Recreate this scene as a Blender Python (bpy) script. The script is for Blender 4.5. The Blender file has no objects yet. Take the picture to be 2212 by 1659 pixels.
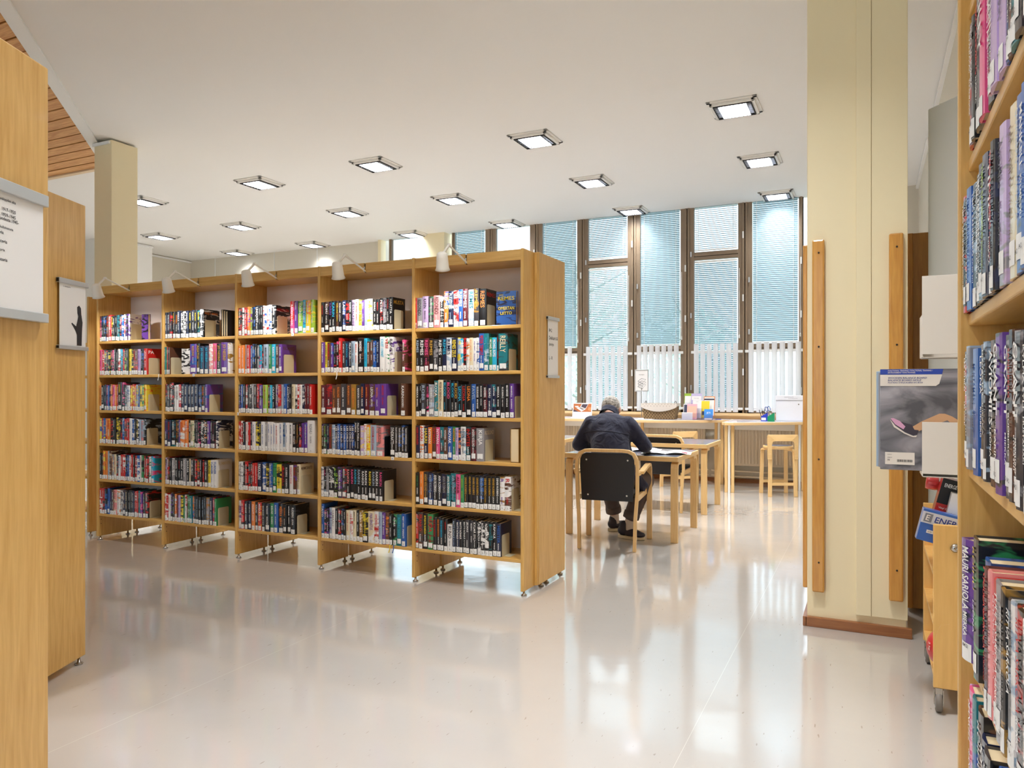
import bpy, math, random, re
import numpy as np
from mathutils import Vector, Matrix
R = random.Random(7)
SC = bpy.context.scene
COL = SC.collection
# ---------------------------------------------------------------- camera, world, exposure
F = 1610.0; CX = 1106.0; HY = 838.0; EYE = 1.28
YAW = math.atan(775 / 1610.0); cA, sA = math.cos(YAW), math.sin(YAW)
cam = bpy.data.cameras.new('camera'); cam.sensor_width = 36; cam.lens = 36 * F / 2212
cam.shift_y = 8.5 / 2212; cam.clip_start = 0.05; cam.clip_end = 200
camo = bpy.data.objects.new('camera', cam); COL.objects.link(camo)
camo.location = (0, 0, EYE); camo.rotation_euler = (math.pi / 2, 0, YAW)
SC.camera = camo
SC.view_settings.view_transform = 'Standard'; SC.view_settings.look = 'None'
SC.view_settings.gamma = 1; SC.view_settings.use_curve_mapping = False
SC.view_settings.exposure = 0.6
SC.cycles.max_bounces = 9; SC.cycles.diffuse_bounces = 5; SC.cycles.glossy_bounces = 3
SC.cycles.transparent_max_bounces = 10; SC.cycles.transmission_bounces = 3
SC.cycles.caustics_reflective = False; SC.cycles.caustics_refractive = False
SC.cycles.sample_clamp_indirect = 6
SC.cycles.use_denoising = True
LAMP_W = 50.0           # each ceiling light
REAR_W = 34.0           # each added fill light out of view, in a copied ceiling fixture
LAMP_C = (0.94, 0.97, 1.0)
SPOT_W = 10.0            # each clip-on shelf lamp
SKY = (0.78, 0.90, 1.0); SKY_S = 1.8
w = bpy.data.worlds.new('sky'); SC.world = w; w.use_nodes = True
w.node_tree.nodes['Background'].inputs[0].default_value = (*SKY, 1)
w.node_tree.nodes['Background'].inputs[1].default_value = SKY_S

def W(px, d):
    l = (px - CX) / F * d
    return (cA * l - sA * d, sA * l + cA * d)
def fl(px, py, z=0.0):
    return W(px, (EYE - z) * F / (py - HY))
def onY(px, Y):
    t = (px - CX) / F; d = Y / (sA * t + cA); return cA * t * d - sA * d
def onX(px, X):
    t = (px - CX) / F; d = X / (cA * t - sA); return sA * t * d + cA * d

# ---------------------------------------------------------------- materials
def lin(c):
    return tuple(((v / 255) / 12.92 if v / 255 <= .04045 else ((v / 255 + .055) / 1.055) ** 2.4) for v in c)
MATS = {}
def mat(name, rgb, rough=.5, metal=0, spec=.5, coat=0, trans=0, emit=None, es=1):
    if name in MATS: return MATS[name]
    m = bpy.data.materials.new(name); m.use_nodes = True
    b = m.node_tree.nodes['Principled BSDF']
    b.inputs['Base Color'].default_value = (*lin(rgb), 1)
    b.inputs['Roughness'].default_value = rough; b.inputs['Metallic'].default_value = metal
    b.inputs['Specular IOR Level'].default_value = spec; b.inputs['Coat Weight'].default_value = coat
    b.inputs['Coat Roughness'].default_value = .08
    if trans: b.inputs['Transmission Weight'].default_value = trans
    if emit:
        b.inputs['Emission Color'].default_value = (*lin(emit), 1); b.inputs['Emission Strength'].default_value = es
    MATS[name] = m; return m
def nd(m, t, **kw):
    n = m.node_tree.nodes.new(t)
    for k, v in kw.items():
        if hasattr(n, k): setattr(n, k, v)
        else: n.inputs[k].default_value = v
    return n
def lk(m, a, b): m.node_tree.links.new(a, b)
def grain(name, rgb1, rgb2, axis='z', rough=.38, scale=1.0, coat=.15, rings=.5):
    """lacquered wood, grain running along one axis"""
    m = mat(name, rgb1, rough, coat=coat); b = m.node_tree.nodes['Principled BSDF']
    tc = nd(m, 'ShaderNodeTexCoord'); mp = nd(m, 'ShaderNodeMapping')
    s = {'x': (.7, 9, 9), 'y': (9, .7, 9), 'z': (9, 9, .7)}[axis]
    mp.inputs['Scale'].default_value = tuple(v * scale for v in s)
    lk(m, tc.outputs['Object'], mp.inputs['Vector'])
    n1 = nd(m, 'ShaderNodeTexNoise', Scale=1.1, Detail=3.0, Roughness=.55, Distortion=.6)
    n2 = nd(m, 'ShaderNodeTexNoise', Scale=9.0, Detail=4.0, Roughness=.6)
    lk(m, mp.outputs[0], n1.inputs['Vector']); lk(m, mp.outputs[0], n2.inputs['Vector'])
    mul = nd(m, 'ShaderNodeMath', operation='MULTIPLY'); mul.inputs[1].default_value = 7.0
    lk(m, n1.outputs[0], mul.inputs[0])
    fr = nd(m, 'ShaderNodeMath', operation='PINGPONG'); fr.inputs[1].default_value = .5
    lk(m, mul.outputs[0], fr.inputs[0])
    ad = nd(m, 'ShaderNodeMath', operation='MULTIPLY_ADD'); ad.inputs[1].default_value = rings; 
    lk(m, fr.outputs[0], ad.inputs[0]); lk(m, n2.outputs[0], ad.inputs[2])
    rp = nd(m, 'ShaderNodeValToRGB'); rp.color_ramp.elements[0].position = .38; rp.color_ramp.elements[1].position = .95
    rp.color_ramp.elements[0].color = (*lin(rgb1), 1); rp.color_ramp.elements[1].color = (*lin(rgb2), 1)
    lk(m, ad.outputs[0], rp.inputs[0]); lk(m, rp.outputs[0], b.inputs['Base Color'])
    return m
WOOD = grain('pine_lacquer', (223, 180, 106), (202, 153, 76), 'z')
WOODX = grain('pine_lacquer_long', (223, 180, 106), (202, 153, 76), 'x')
WOODY = grain('pine_lacquer_cross', (223, 180, 106), (202, 153, 76), 'y')
DKWOOD = grain('oak_panel', (200, 140, 55), (176, 114, 38), 'z')
RAILW = grain('oak_rail', (214, 156, 70), (192, 130, 50), 'z', rough=.3, coat=.4)
BIRCH = grain('birch', (232, 196, 138), (217, 174, 110), 'z', rings=.25)
BIRCHX = grain('birch_long', (232, 196, 138), (217, 174, 110), 'x', rings=.25)
BOARD = grain('spruce_board', (226, 174, 110), (194, 132, 70), 'x', rings=.8, rough=.5, coat=0)
SKIRT = grain('skirting_wood', (158, 102, 58), (134, 80, 42), 'x')
PLY = mat('plywood_edge', (236, 200, 146), .5)
CREAM = mat('cream_paint', (240, 226, 188), .55)
WALL = mat('wall_paint', (214, 207, 192), .8)
WALLW = mat('white_paint', (236, 234, 230), .8)
CEIL = mat('ceiling_paint', (238, 236, 233), .85)
WHITE = mat('white_metal', (240, 240, 238), .4)
LAMPW = mat('lamp_enamel', (250, 246, 236), .35)
GREYP = mat('grey_panel', (226, 226, 222), .45)
BACKP = mat('white_back_panel', (242, 232, 228), .6)
STEEL = mat('steel', (190, 186, 180), .25, 1)
DARK = mat('dark_gap', (30, 26, 24), .7)
BRONZE = mat('window_bronze', (138, 118, 96), .5)
BRONZED = mat('window_bronze_gasket', (78, 62, 48), .6)
ALU = mat('brushed_aluminium', (205, 208, 210), .35, .6)
BEND = mat('bookend_beige', (206, 196, 166), .4)
BLACKP = mat('black_laminate', (26, 26, 30), .35)
PAGES = mat('page_edges', (226, 205, 165), .9)
PAPER = mat('paper', (240, 238, 236), .8)
LINO = mat('linoleum_top', (96, 98, 112), .22, coat=.3)
TABTOP = mat('grey_laminate_top', (206, 206, 214), .25, coat=.3)

def floor_mat():
    m = mat('linoleum_floor', (204, 199, 193), .10, spec=.7, coat=.6); b = m.node_tree.nodes['Principled BSDF']
    tc = nd(m, 'ShaderNodeTexCoord')
    n = nd(m, 'ShaderNodeTexNoise', Scale=.6, Detail=3.0); lk(m, tc.outputs['Object'], n.inputs['Vector'])
    rp = nd(m, 'ShaderNodeValToRGB'); e = rp.color_ramp.elements
    e[0].position, e[1].position = .35, .7; e[0].color = (*lin((184, 178, 171)), 1); e[1].color = (*lin((192, 186, 179)), 1)
    lk(m, n.outputs[0], rp.inputs[0])
    mp = nd(m, 'ShaderNodeMapping'); mp.inputs['Scale'].default_value = (16, 3.5, 1); mp.inputs['Rotation'].default_value = (0, 0, .45)
    lk(m, tc.outputs['Object'], mp.inputs['Vector'])
    f = nd(m, 'ShaderNodeTexNoise', Scale=5.5, Detail=1.5); lk(m, mp.outputs[0], f.inputs['Vector'])
    fr = nd(m, 'ShaderNodeValToRGB'); e = fr.color_ramp.elements
    e[0].position, e[1].position = .72, .76; e[0].color = (1, 1, 1, 1); e[1].color = (.74, .70, .66, 1)
    lk(m, f.outputs[0], fr.inputs[0])
    mx = nd(m, 'ShaderNodeMix', data_type='RGBA', blend_type='MULTIPLY'); mx.inputs[0].default_value = 1
    lk(m, rp.outputs[0], mx.inputs[6]); lk(m, fr.outputs[0], mx.inputs[7])
    # welded sheet seams every two metres
    sx = nd(m, 'ShaderNodeSeparateXYZ'); lk(m, tc.outputs['Object'], sx.inputs[0])
    a = nd(m, 'ShaderNodeMath', operation='ADD'); a.inputs[1].default_value = 20.6; lk(m, sx.outputs[0], a.inputs[0])
    pp = nd(m, 'ShaderNodeMath', operation='PINGPONG'); pp.inputs[1].default_value = 1.0; lk(m, a.outputs[0], pp.inputs[0])
    lt = nd(m, 'ShaderNodeMath', operation='LESS_THAN'); lt.inputs[1].default_value = .0010; lk(m, pp.outputs[0], lt.inputs[0])
    mx2 = nd(m, 'ShaderNodeMix', data_type='RGBA'); lk(m, lt.outputs[0], mx2.inputs[0])
    lk(m, mx.outputs[2], mx2.inputs[6]); mx2.inputs[7].default_value = (*lin((208, 203, 196)), 1)
    lk(m, mx2.outputs[2], b.inputs['Base Color'])
    bn = nd(m, 'ShaderNodeTexNoise', Scale=5.0, Detail=2.0); lk(m, tc.outputs['Object'], bn.inputs['Vector'])
    bp = nd(m, 'ShaderNodeBump', Strength=.05, Distance=.02); lk(m, bn.outputs[0], bp.inputs['Height']); lk(m, bp.outputs[0], b.inputs['Normal']); lk(m, bp.outputs[0], b.inputs['Coat Normal'])
    return m
FLOOR = floor_mat()
def glass_mat():
    m = bpy.data.materials.new('window_glass'); m.use_nodes = True; nt = m.node_tree
    nt.nodes.remove(nt.nodes['Principled BSDF']); o = nt.nodes['Material Output']
    t = nd(m, 'ShaderNodeBsdfTransparent'); t.inputs[0].default_value = (.93, .97, .97, 1)
    g = nd(m, 'ShaderNodeBsdfGlossy', Roughness=.02); f = nd(m, 'ShaderNodeFresnel', IOR=1.35)
    x = nd(m, 'ShaderNodeMixShader'); lk(m, f.outputs[0], x.inputs[0]); lk(m, t.outputs[0], x.inputs[1]); lk(m, g.outputs[0], x.inputs[2])
    lk(m, x.outputs[0], o.inputs[0]); return m
GLASS = glass_mat()
def blind_mat(name, rgb, k):
    m = bpy.data.materials.new(name); m.use_nodes = True; nt = m.node_tree
    nt.nodes.remove(nt.nodes['Principled BSDF']); o = nt.nodes['Material Output']
    d = nd(m, 'ShaderNodeBsdfDiffuse'); d.inputs[0].default_value = (*lin(rgb), 1)
    t = nd(m, 'ShaderNodeBsdfTranslucent'); t.inputs[0].default_value = (*lin(rgb), 1)
    x = nd(m, 'ShaderNodeMixShader'); x.inputs[0].default_value = k
    lk(m, d.outputs[0], x.inputs[1]); lk(m, t.outputs[0], x.inputs[2]); lk(m, x.outputs[0], o.inputs[0]); return m
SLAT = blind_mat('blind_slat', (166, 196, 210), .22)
STRIP = blind_mat('fabric_strip', (244, 244, 244), .35)

CC = dict(k=(24, 23, 26), d=(62, 60, 64), n=(28, 34, 66), b=(40, 92, 170), c=(42, 176, 214), t=(30, 120, 130), g=(52, 140, 84),
          l=(160, 196, 70), y=(240, 214, 60), o=(236, 134, 52), r=(200, 40, 38), m=(98, 32, 42), p=(228, 84, 140), v=(104, 62, 150),
          w=(238, 236, 234), i=(228, 214, 180), e=(150, 148, 152), s=(164, 184, 204), u=(96, 62, 46), h=(238, 150, 150), q=(196, 170, 214), j=(160, 120, 50))
CN = dict(k='black', d='dark grey', n='navy', b='blue', c='bright blue', t='teal', g='green', l='lime green', y='yellow', o='orange', r='red',
          m='dark maroon', p='pink', v='purple', w='white', i='cream', e='grey', s='pale blue', u='brown', h='light pink', q='lilac', j='gold')
def cover_mat(a, b=''):
    key = 'cover_' + a + b
    if key in MATS: return MATS[key]
    m = mat(key, CC[a], .3, coat=.5)
    if b:
        bs = m.node_tree.nodes['Principled BSDF']
        uv = nd(m, 'ShaderNodeUVMap'); mp = nd(m, 'ShaderNodeMapping'); mp.inputs['Scale'].default_value = (3, 2.0, 1)
        lk(m, uv.outputs[0], mp.inputs[0])
        n = nd(m, 'ShaderNodeTexNoise', Scale=3.4, Detail=3.0, Distortion=1.2); lk(m, mp.outputs[0], n.inputs['Vector'])
        rp = nd(m, 'ShaderNodeValToRGB'); e = rp.color_ramp.elements; e[0].position, e[1].position = .52, .60
        e[0].color = (*lin(CC[a]), 1); e[1].color = (*lin(CC[b]), 1)
        lk(m, n.outputs[0], rp.inputs[0]); lk(m, rp.outputs[0], bs.inputs['Base Color'])
    return m
def ink(c): return mat('ink_' + c, {'w': (242, 242, 240), 'j': (206, 160, 62)}.get(c, CC[c]), .5)

# ---------------------------------------------------------------- mesh helpers
class MB:
    def __init__(s): s.v = []; s.f = []; s.mi = []; s.uv = []; s.mats = []; s.sm = []
    def m(s, mt):
        if mt not in s.mats: s.mats.append(mt)
        return s.mats.index(mt)
    def add(s, vs, fs, mt, uvs=None, smooth=False):
        o = len(s.v); s.v += [tuple(v) for v in vs]; k = s.m(mt)
        for f in fs:
            s.f.append(tuple(i + o for i in f)); s.mi.append(k); s.sm.append(smooth)
            if uvs is not None: s.uv += [uvs[i] for i in f]
            else: s.uv += [(0, 0)] * len(f)
        return s
    def box(s, x0, x1, y0, y1, z0, z1, mt, M=None):
        vs = [(x0, y0, z0), (x1, y0, z0), (x1, y1, z0), (x0, y1, z0), (x0, y0, z1), (x1, y0, z1), (x1, y1, z1), (x0, y1, z1)]
        if M is not None: vs = [tuple(M @ Vector(v)) for v in vs]
        return s.add(vs, [(0, 3, 2, 1), (4, 5, 6, 7), (0, 1, 5, 4), (1, 2, 6, 5), (2, 3, 7, 6), (3, 0, 4, 7)], mt)
    def prism(s, pts, z0, z1, mt, M=None, smooth=False):
        n = len(pts); vs = [(x, y, z0) for x, y in pts] + [(x, y, z1) for x, y in pts]
        if M is not None: vs = [tuple(M @ Vector(v)) for v in vs]
        s.add(vs, [tuple(range(n))[::-1], tuple(range(n, 2 * n))], mt)
        o = len(s.v) - 2 * n; k = s.m(mt)
        for i in range(n):
            s.f.append((o + i, o + (i + 1) % n, o + n + (i + 1) % n, o + n + i)); s.mi.append(k); s.sm.append(smooth); s.uv += [(0, 0)] * 4
        return s
    def tube(s, pts, r, mt, n=10, cap=True, flat=None):
        """round bar through points; r a number or list"""
        P = [Vector(p) for p in pts]; k = len(P); rr = r if isinstance(r, (list, tuple)) else [r] * k
        vs = []; up = None
        for i, p in enumerate(P):
            t = (P[min(i + 1, k - 1)] - P[max(i - 1, 0)]).normalized()
            if up is None: up = Vector((0, 0, 1)) if abs(t.z) < .9 else Vector((1, 0, 0))
            a = t.cross(up).normalized(); b = a.cross(t).normalized(); up = b
            for j in range(n):
                q = 2 * math.pi * j / n
                ra, rb = (rr[i], rr[i]) if flat is None else flat
                vs.append(p + a * math.cos(q) * ra + b * math.sin(q) * rb)
        fs = [(i * n + j, i * n + (j + 1) % n, (i + 1) * n + (j + 1) % n, (i + 1) * n + j) for i in range(k - 1) for j in range(n)]
        s.add(vs, fs, mt, smooth=True)
        if cap: s.add(vs[:n], [tuple(range(n))[::-1]], mt); s.add(vs[-n:], [tuple(range(n))], mt)
        return s
    def bar(s, pts, a, b, mt, up=(1, 0, 0)):
        """rectangular bar along points; a half width along `up`, b half depth"""
        P = [Vector(p) for p in pts]; k = len(P); U = Vector(up).normalized(); vs = []
        for i, p in enumerate(P):
            t0 = (P[i] - P[i - 1]).normalized() if i else None
            t1 = (P[i + 1] - P[i]).normalized() if i < k - 1 else None
            t = ((t0 or t1) + (t1 or t0)).normalized(); c = 1 / max(.3, t.dot(t1 or t0))
            nn = t.cross(U).normalized() * c
            vs += [p - U * a - nn * b, p + U * a - nn * b, p + U * a + nn * b, p - U * a + nn * b]
        fs = [(i * 4 + j, i * 4 + (j + 1) % 4, (i + 1) * 4 + (j + 1) % 4, (i + 1) * 4 + j) for i in range(k - 1) for j in range(4)]
        fs += [(3, 2, 1, 0), tuple(range(4 * k - 4, 4 * k))]
        return s.add(vs, fs, mt)
    def lathe(s, prof, mt, n=16, M=None, close=True):
        vs = [(r * math.cos(2 * math.pi * j / n), r * math.sin(2 * math.pi * j / n), z) for r, z in prof for j in range(n)]
        if M is not None: vs = [tuple(M @ Vector(v)) for v in vs]
        k = len(prof)
        fs = [(i * n + j, i * n + (j + 1) % n, (i + 1) * n + (j + 1) % n, (i + 1) * n + j) for i in range(k - 1) for j in range(n)]
        return s.add(vs, fs, mt, smooth=True)
    def build(s, name, parent=None, bevel=0, loc=None, **props):
        me = bpy.data.meshes.new(name); me.from_pydata(s.v, [], s.f)
        for m in s.mats: me.materials.append(m)
        me.polygons.foreach_set('material_index', s.mi); me.polygons.foreach_set('use_smooth', s.sm)
        u = me.uv_layers.new(name='UVMap'); u.data.foreach_set('uv', [c for p in s.uv for c in p])
        me.update()
        o = bpy.data.objects.new(name, me); COL.objects.link(o)
        if parent: o.parent = parent
        if loc: o.location = loc
        if bevel:
            b = o.modifiers.new('bevel', 'BEVEL'); b.width = bevel; b.segments = 2; b.limit_method = 'ANGLE'
        for k, v in props.items(): o[k] = v
        return o
def B(name, parent, x0, x1, y0, y1, z0, z1, mt, bevel=0, **p):
    return MB().box(x0, x1, y0, y1, z0, z1, mt).build(name, parent, bevel, **p)
def thing(name, label, cat, loc=(0, 0, 0), rz=0, group=None, parent=None):
    o = bpy.data.objects.new(name, None); COL.objects.link(o); o.location = loc; o.rotation_euler = (0, 0, rz)
    o.empty_display_size = .1
    if label: o['label'] = label; o['category'] = cat
    if group: o['group'] = group
    return o
def dup(root, loc, rz, label, group=None, fix=None):
    r = root.copy(); COL.objects.link(r); r.location = loc; r.rotation_euler = (0, 0, rz); r['label'] = label
    if group: r['group'] = group
    for ch in list(root.children):
        c = ch.copy(); COL.objects.link(c); c.parent = r
        for g in list(ch.children):
            d = g.copy(); COL.objects.link(d); d.parent = c
    return r
def struct(o): o['kind'] = 'structure'; return o

# ---------------------------------------------------------------- lettering, turned into flat meshes once
TXT = {}
def text_prepare(strings):
    tmp = []
    for s in sorted(set(strings)):
        c = bpy.data.curves.new('t', 'FONT'); c.body = s; c.resolution_u = 2; c.size = 1; c.offset = .012
        o = bpy.data.objects.new('t', c); COL.objects.link(o); tmp.append((s, o, c))
    dg = bpy.context.evaluated_depsgraph_get(); dg.update()
    for s, o, c in tmp:
        me = bpy.data.meshes.new_from_object(o.evaluated_get(dg))
        co = np.empty(len(me.vertices) * 3); me.vertices.foreach_get('co', co); co = co.reshape(-1, 3)[:, :2]
        fs = [tuple(p.vertices) for p in me.polygons]
        if len(co): lo = co.min(0); hi = co.max(0)
        else: lo = hi = np.zeros(2)
        TXT[s] = ((co - lo), fs, hi - lo)
        bpy.data.meshes.remove(me); bpy.data.objects.remove(o); bpy.data.curves.remove(c)
def put_text(mb, s, mt, org, ux, uy, L=None, H=None, center=False):
    """write s from org along ux with up uy, fitted in length L and height H"""
    co, fs, sz = TXT[s]
    if not len(co): return
    sy = H / sz[1] if H else L / sz[0]
    sx = min(sy * 1.25, L / sz[0]) if L else sy
    if L and sy > sx * 1.9: sy = sx * 1.9
    ux, uy, org = Vector(ux), Vector(uy), Vector(org)
    off = ux * (-sz[0] * sx / 2) if center else Vector((0, 0, 0))
    hh = 0 if not H else (H - sz[1] * sy) / 2
    vs = [org + off + ux * (u * sx) + uy * (v * sy + hh) for u, v in co]
    mb.add(vs, fs, mt)
# ---------------------------------------------------------------- the books, shelf by shelf (colour, width, height mark, words, colour of the words)
# rows of the long bookcase: (bay 1..5 from the left, shelf 1..6 from the top): first spine px, last spine px, books
ROWS = {
 (5,1): (891,1050,"r8 e57:REDONDO.d q56.d dg57:DOLORES_REDONDO h62:REDONDO.d kw33 ob45+:REMES.w ns47+:REMES.s wr50+:REMES.r b42+:REMES m47+:REMES sw53+:REMES.t dj48+:REMES.j k63+:REMES.o"),
 (5,2): (892,1097,"k35:REMES.s k50:REMES.w mk48:REMES.p k43:REMES.j de42:REMES.e k43:REMES n42:REMES.c ws48:REMES.n n54:REMES_ZEUS.y sy27 cw30:PEKKA.w kr28:PEKKA.r wo25 i34.o w30.v wb25.n b48+:PETER_TEMPLE.r ts44+.c g30:MICHAEL_ROPES.w c41:MICHAEL_ROPES.w k18+.r td80+:REILLY.i"),
 (5,3): (893,1110,"k35.w k18.w d48:ROBB.s kp28.p es52 tj38+:ROXA i48+:PETER_ROBINSON.u k32+:BLOOD.c k38+:BLOOD.p k33+:BLOOD.c k35+:BLOOD.j k40:LEONA.c k38:LEONA.r k45:LEONA.o b40:FAVEL.s k38 k33 mk37 n41 nt37 k41 k38 k40 v36"),
 (5,4): (893,1046,"n35:HARRI_NYKÄNEN.r wo33:HARRI.r n36:HARRI.y o32:NYMAN.w u37:NYMAN.r p31:NYMAN.w td33 u33.w b37:NOVAK g26:NOVAK.o q23 no21.o ws40:ROSEN_ALDE.d kt41:INVITES.r mk43:ANDERS_ROSLUND e60:KIRJA.w"),
 (5,5): (893,1103,"k35.g o33.i dk39:ANDERS_ROSLUND.j nb43:ANDERS_ROSLUND.s k41:ANN_ROSMAN kn35:ANN_ROSMAN nk43:ANN_ROSMAN.e tk30:ANN_ROSMAN tk46:ANN_ROSMAN.s p38:AU_PAIR.m g30.l k32:DENISE_RUDBERG.j k32:DENISE_RUDBERG.j kn32:DENISE_RUDBERG.j k32:DENISE_RUDBERG.j kb32:DENISE_RUDBERG.s k32:DENISE_RUDBERG.j k32:DENISE_RUDBERG.j k32:DENISE_RUDBERG.j k32:DENISE_RUDBERG.w wj38:R.v wu48:R.r"),
 (5,6): (895,1082,"rk22+.w ud40+:FRANKO.r k42+:MYRSKYN_SILMÄÄN.y gu48+:RUDA.r k29:ÅKE_EDWARDSON.r k29:ÅKE_EDWARDSON.o k29:ÅKE_EDWARDSON.c k29.r w45-:RUNO.d kn28:MATTI_RÖNKÄ.s n28:MATTI_RÖNKÄ k28:MATTI_RÖNKÄ k26:MATTI_RÖNKÄ d28:JELMAS d30 k33:KYLMÄ_SYLI kw31:RÖNNBACKA kw31:RÖNNBACKA kw31:RÖNNBACKA kt30.t k31:KÄPYKÄ n33:MEISTER.b"),
 (4,1): (685,849,"k32.r ku43 k30:KARIN.v k36:KARIN.c uk30.y k33 nb34:LAINE.w kr33.r k28 qd28:SUETALA w33.r yi28.d v25.w s27.w wy51.l k31 k31.r kr32:PETER.w ek30.q k27.r k30:MAATTA.w"),
 (4,2): (686,850,"v33.w y28.d u28:MANKELL.r vb27.w kr32.s kp23 r30+.w d32.w n30:JACKSON.c kn27:PIILLA_PULLEN s35 w25.r ku57+.w c30+.b u27 ut27.w bk30.w n30.s w48+:SCALEET_CONNET.c wg38+:VESI.r wv37+:BANET.d"),
 (4,3): (687,834,"m48 mr58.r u42.o u43.o d50 u48.o j45.o d46 n35.o m38.o uv58 v45.o v55.r"),
 (4,4): (687,828,"kv25 dg28.l n21 u30.r sw28.b n28:LEE_CHILD.w b27:LEE_CHILD.w nb27:LEE_CHILD.w b27:LEE_CHILD.w n27:LEE_CHILD.w n27:LEE_CHILD.w nb27:LEE_CHILD.w k24+:POIKA.w k28+:PALAVA_POIKA.w qy38.w wr20.r yo37:MARKO_KIVI.w s54:KOODINIMI_ALICE.r he65:RUUSUKOODI.m"),
 (4,5): (688,828,"we25.k ks26.p ed22.w kw54.w kl35.g dv42.w dr42.w k33:RANKIN.h k35:RANKIN.p k32:RANKIN.c k37:RANKIN.s k33:RANKIN.w k30:RANKIN.w k34:RANKIN.y k34:RANKIN.s k34:RANKIN.w k36:RANKIN.p"),
 (4,6): (686,877,"b27+:TAITO.w kp24 kv24 sv28.v w30:VAMAALI.e k30 kr28.w kb21 k21 i35.r wr33.r i30 k26 ji33 ky50:MARIO_GIORDANO.y iw53:PAJA_ERNSTUS.v wr42.r s29.v v30.w uo31.o k30.w kg36.w t43.c b38.w"),
 (3,1): (505,596,"kr40 wk22 rk33.w ov30 lv20 k17 kb17.b k45:LINDQVIST k15 k22 wr18.r wb18.b wr27.r wb30.b kw41"),
 (3,2): (505,610,"o35.w o30.w e18.o r38.w b25.w kb25 k23 ek21.w cp25 kr18.w s50 g30.w c38.w uk33 v33.w"),
 (3,3): (506,675,"kv20 b25.w k23 rw20.w k18 kw20.w e27 ku29 rk23.w vk33.w l46.r kr20 c23.w k28:OLIVIA ev23 re28 s23.r b30.w n25:AAVISTUS.w k20 i28.k wk23.k rw18.w w24.r nw23 m21.w mk20.w r28.w"),
 (3,4): (504,679,"rw21.w rw21.w kn27 w26.r r20.w nu21 w33.b ny30.y k23.y w36.b e22.w w30.b w27.b w23.b w28.r w37.b sb28.n w27.b w38.k ku33 ku20.j rk28.w v21.k vb27.w w65+.e"),
 (3,5): (505,648,"we47.e k20 rk30.w kr20.w kr22.w r25.w r26.w n42:PAKKALEN.w bw37 ky28.y be35 gk35.g yk48.k kr30.r k45 w35.r uv29.r i30:MEMMORANTO.u"),
 (3,6): (504,639,"wv31.e rk29.w kn35.w n30.w o37.w k30.w ro36.w k33.w kn43.w g40.w b38.w ku47.o k35.o k35.w kd45.w"),
 (2,1): (342,440,"nk28 nk34 kr32.r ku34.y k34.o nk32.w kw34.w kw34.w nk34.w k34.y kn34.w k34.y kt34.y kw44"),
 (2,2): (342,366,"t24.w g15.w r28.w k18 u28"),
 (2,3): (344,449,"kr28.r k30:JO_NESBØ kr47+:JO_NESBØ.w w26:JO_NESBØ.d w30:JO_NESBØ.d rw26.w n40 n40 n40 n40 n40 nb37.s kv39.o vb29.w"),
 (2,4): (342,470,"nv33.v n41.r kt47.w kj36.o v23.w ow50.r or40.w k26.w ig38.u k20 k23.w kp25.p kw40:MIEKKA ko38:ROIHU.w v31.w k22.w km35.m nw23"),
 (2,5): (342,469,"qe30.k ur23.w k23.w ew33 k18 k26 k28.r ke30.w e33.w k32:MARIA.w i20.u ku42:KYLMÄ_PELKO.w rk25.w kr33.y k23.w rk16 k45 y30:TURNER.k w32:TURNER.b w37:TURNER.b"),
 (2,6): (343,468,"rw37.w w30.r kv22.w k23.w ow25.w m27.r q27.b yk27.k gk15.w wr23.k ug23.i gs18 t28.w ob18.w k29.s k29.s k29.s k29.s k29.s ej35.o n33.w rv22.w g24.w"),
 (1,1): (199,280,"mp30.p kb32.b kb30 ur30.r r40:MAX_MANNER.w ky28.y k26.w k24.w tk30.c kr28.w bw30 wr26.r kv26.w wv24.v"),
 (1,2): (198,318,"p32.m rw30.w ky27:LIZA_MARKLUND.w kr25:LIZA_MARKLUND.w ky25.w kr28.w pk26.w k24:LIZA_MARKLUND.w k26.w wr30.k ck26.w ru26.w kl26.w k28.w y33.k ky26.y ur27.r ur27.w q37.v kb38.s r40.w"),
 (1,3): (199,317,"o27.u k40.w n22 pk20.w b20.w kr20.w ou22.w p30.k ou22 r25 dk52+.y kp30+.p ds30 ws45.b yr24 ry24 oy24.w sy25 bu25.y yu25.g gy25 yo33.r"),
 (1,4): (199,314,"yb25.w rb25 by25 or25.w oy45.r kr35.r k35.w ky30:JÄNISKA.y ky30.y kr22.r bs25.w rk30.w rk32.w w32.s bw28.w k22 nw38.y s25.b sh26.r ks28.w"),
 (1,5): (199,333,"k25.w ku22.w oy32+.w o27+.u s25+.w ui30+.w ei27.o i34.r kr27.w w30:KETTU.b r28.w rw30.w kb20 bk25.w wr25.w r27.w kd23.w rw30.w bw33 w24.r gk27.w r25.w rk38.w wg25.k cp38.w"),
 (1,6): (198,320,"rw37.w rk25.w kb30.s b30.k n25.v uk25.w hi35.u wo40.e ew35.d nu30.w k28.i k26 k24.w nk26.w rw22.w r18.w t25.w vp25.w kd28 kr35.w"),
}
# bookends: (bay, shelf): px of the near edge of the plate; None where a row runs to the side
BEND_PX = {(1,1):281,(1,2):319,(1,3):318,(1,4):315,(1,6):321,(2,1):443,(2,2):368,(2,3):450,(2,4):471,(2,5):470,(2,6):469,
 (3,1):597,(3,2):611,(3,5):649,(3,6):640,(4,1):851,(4,2):851,(4,3):836,(4,4):829,(4,5):829,(4,6):878,
 (5,1):1051,(5,2):1098,(5,3):1111,(5,4):1047,(5,5):1104,(5,6):1083}
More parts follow.
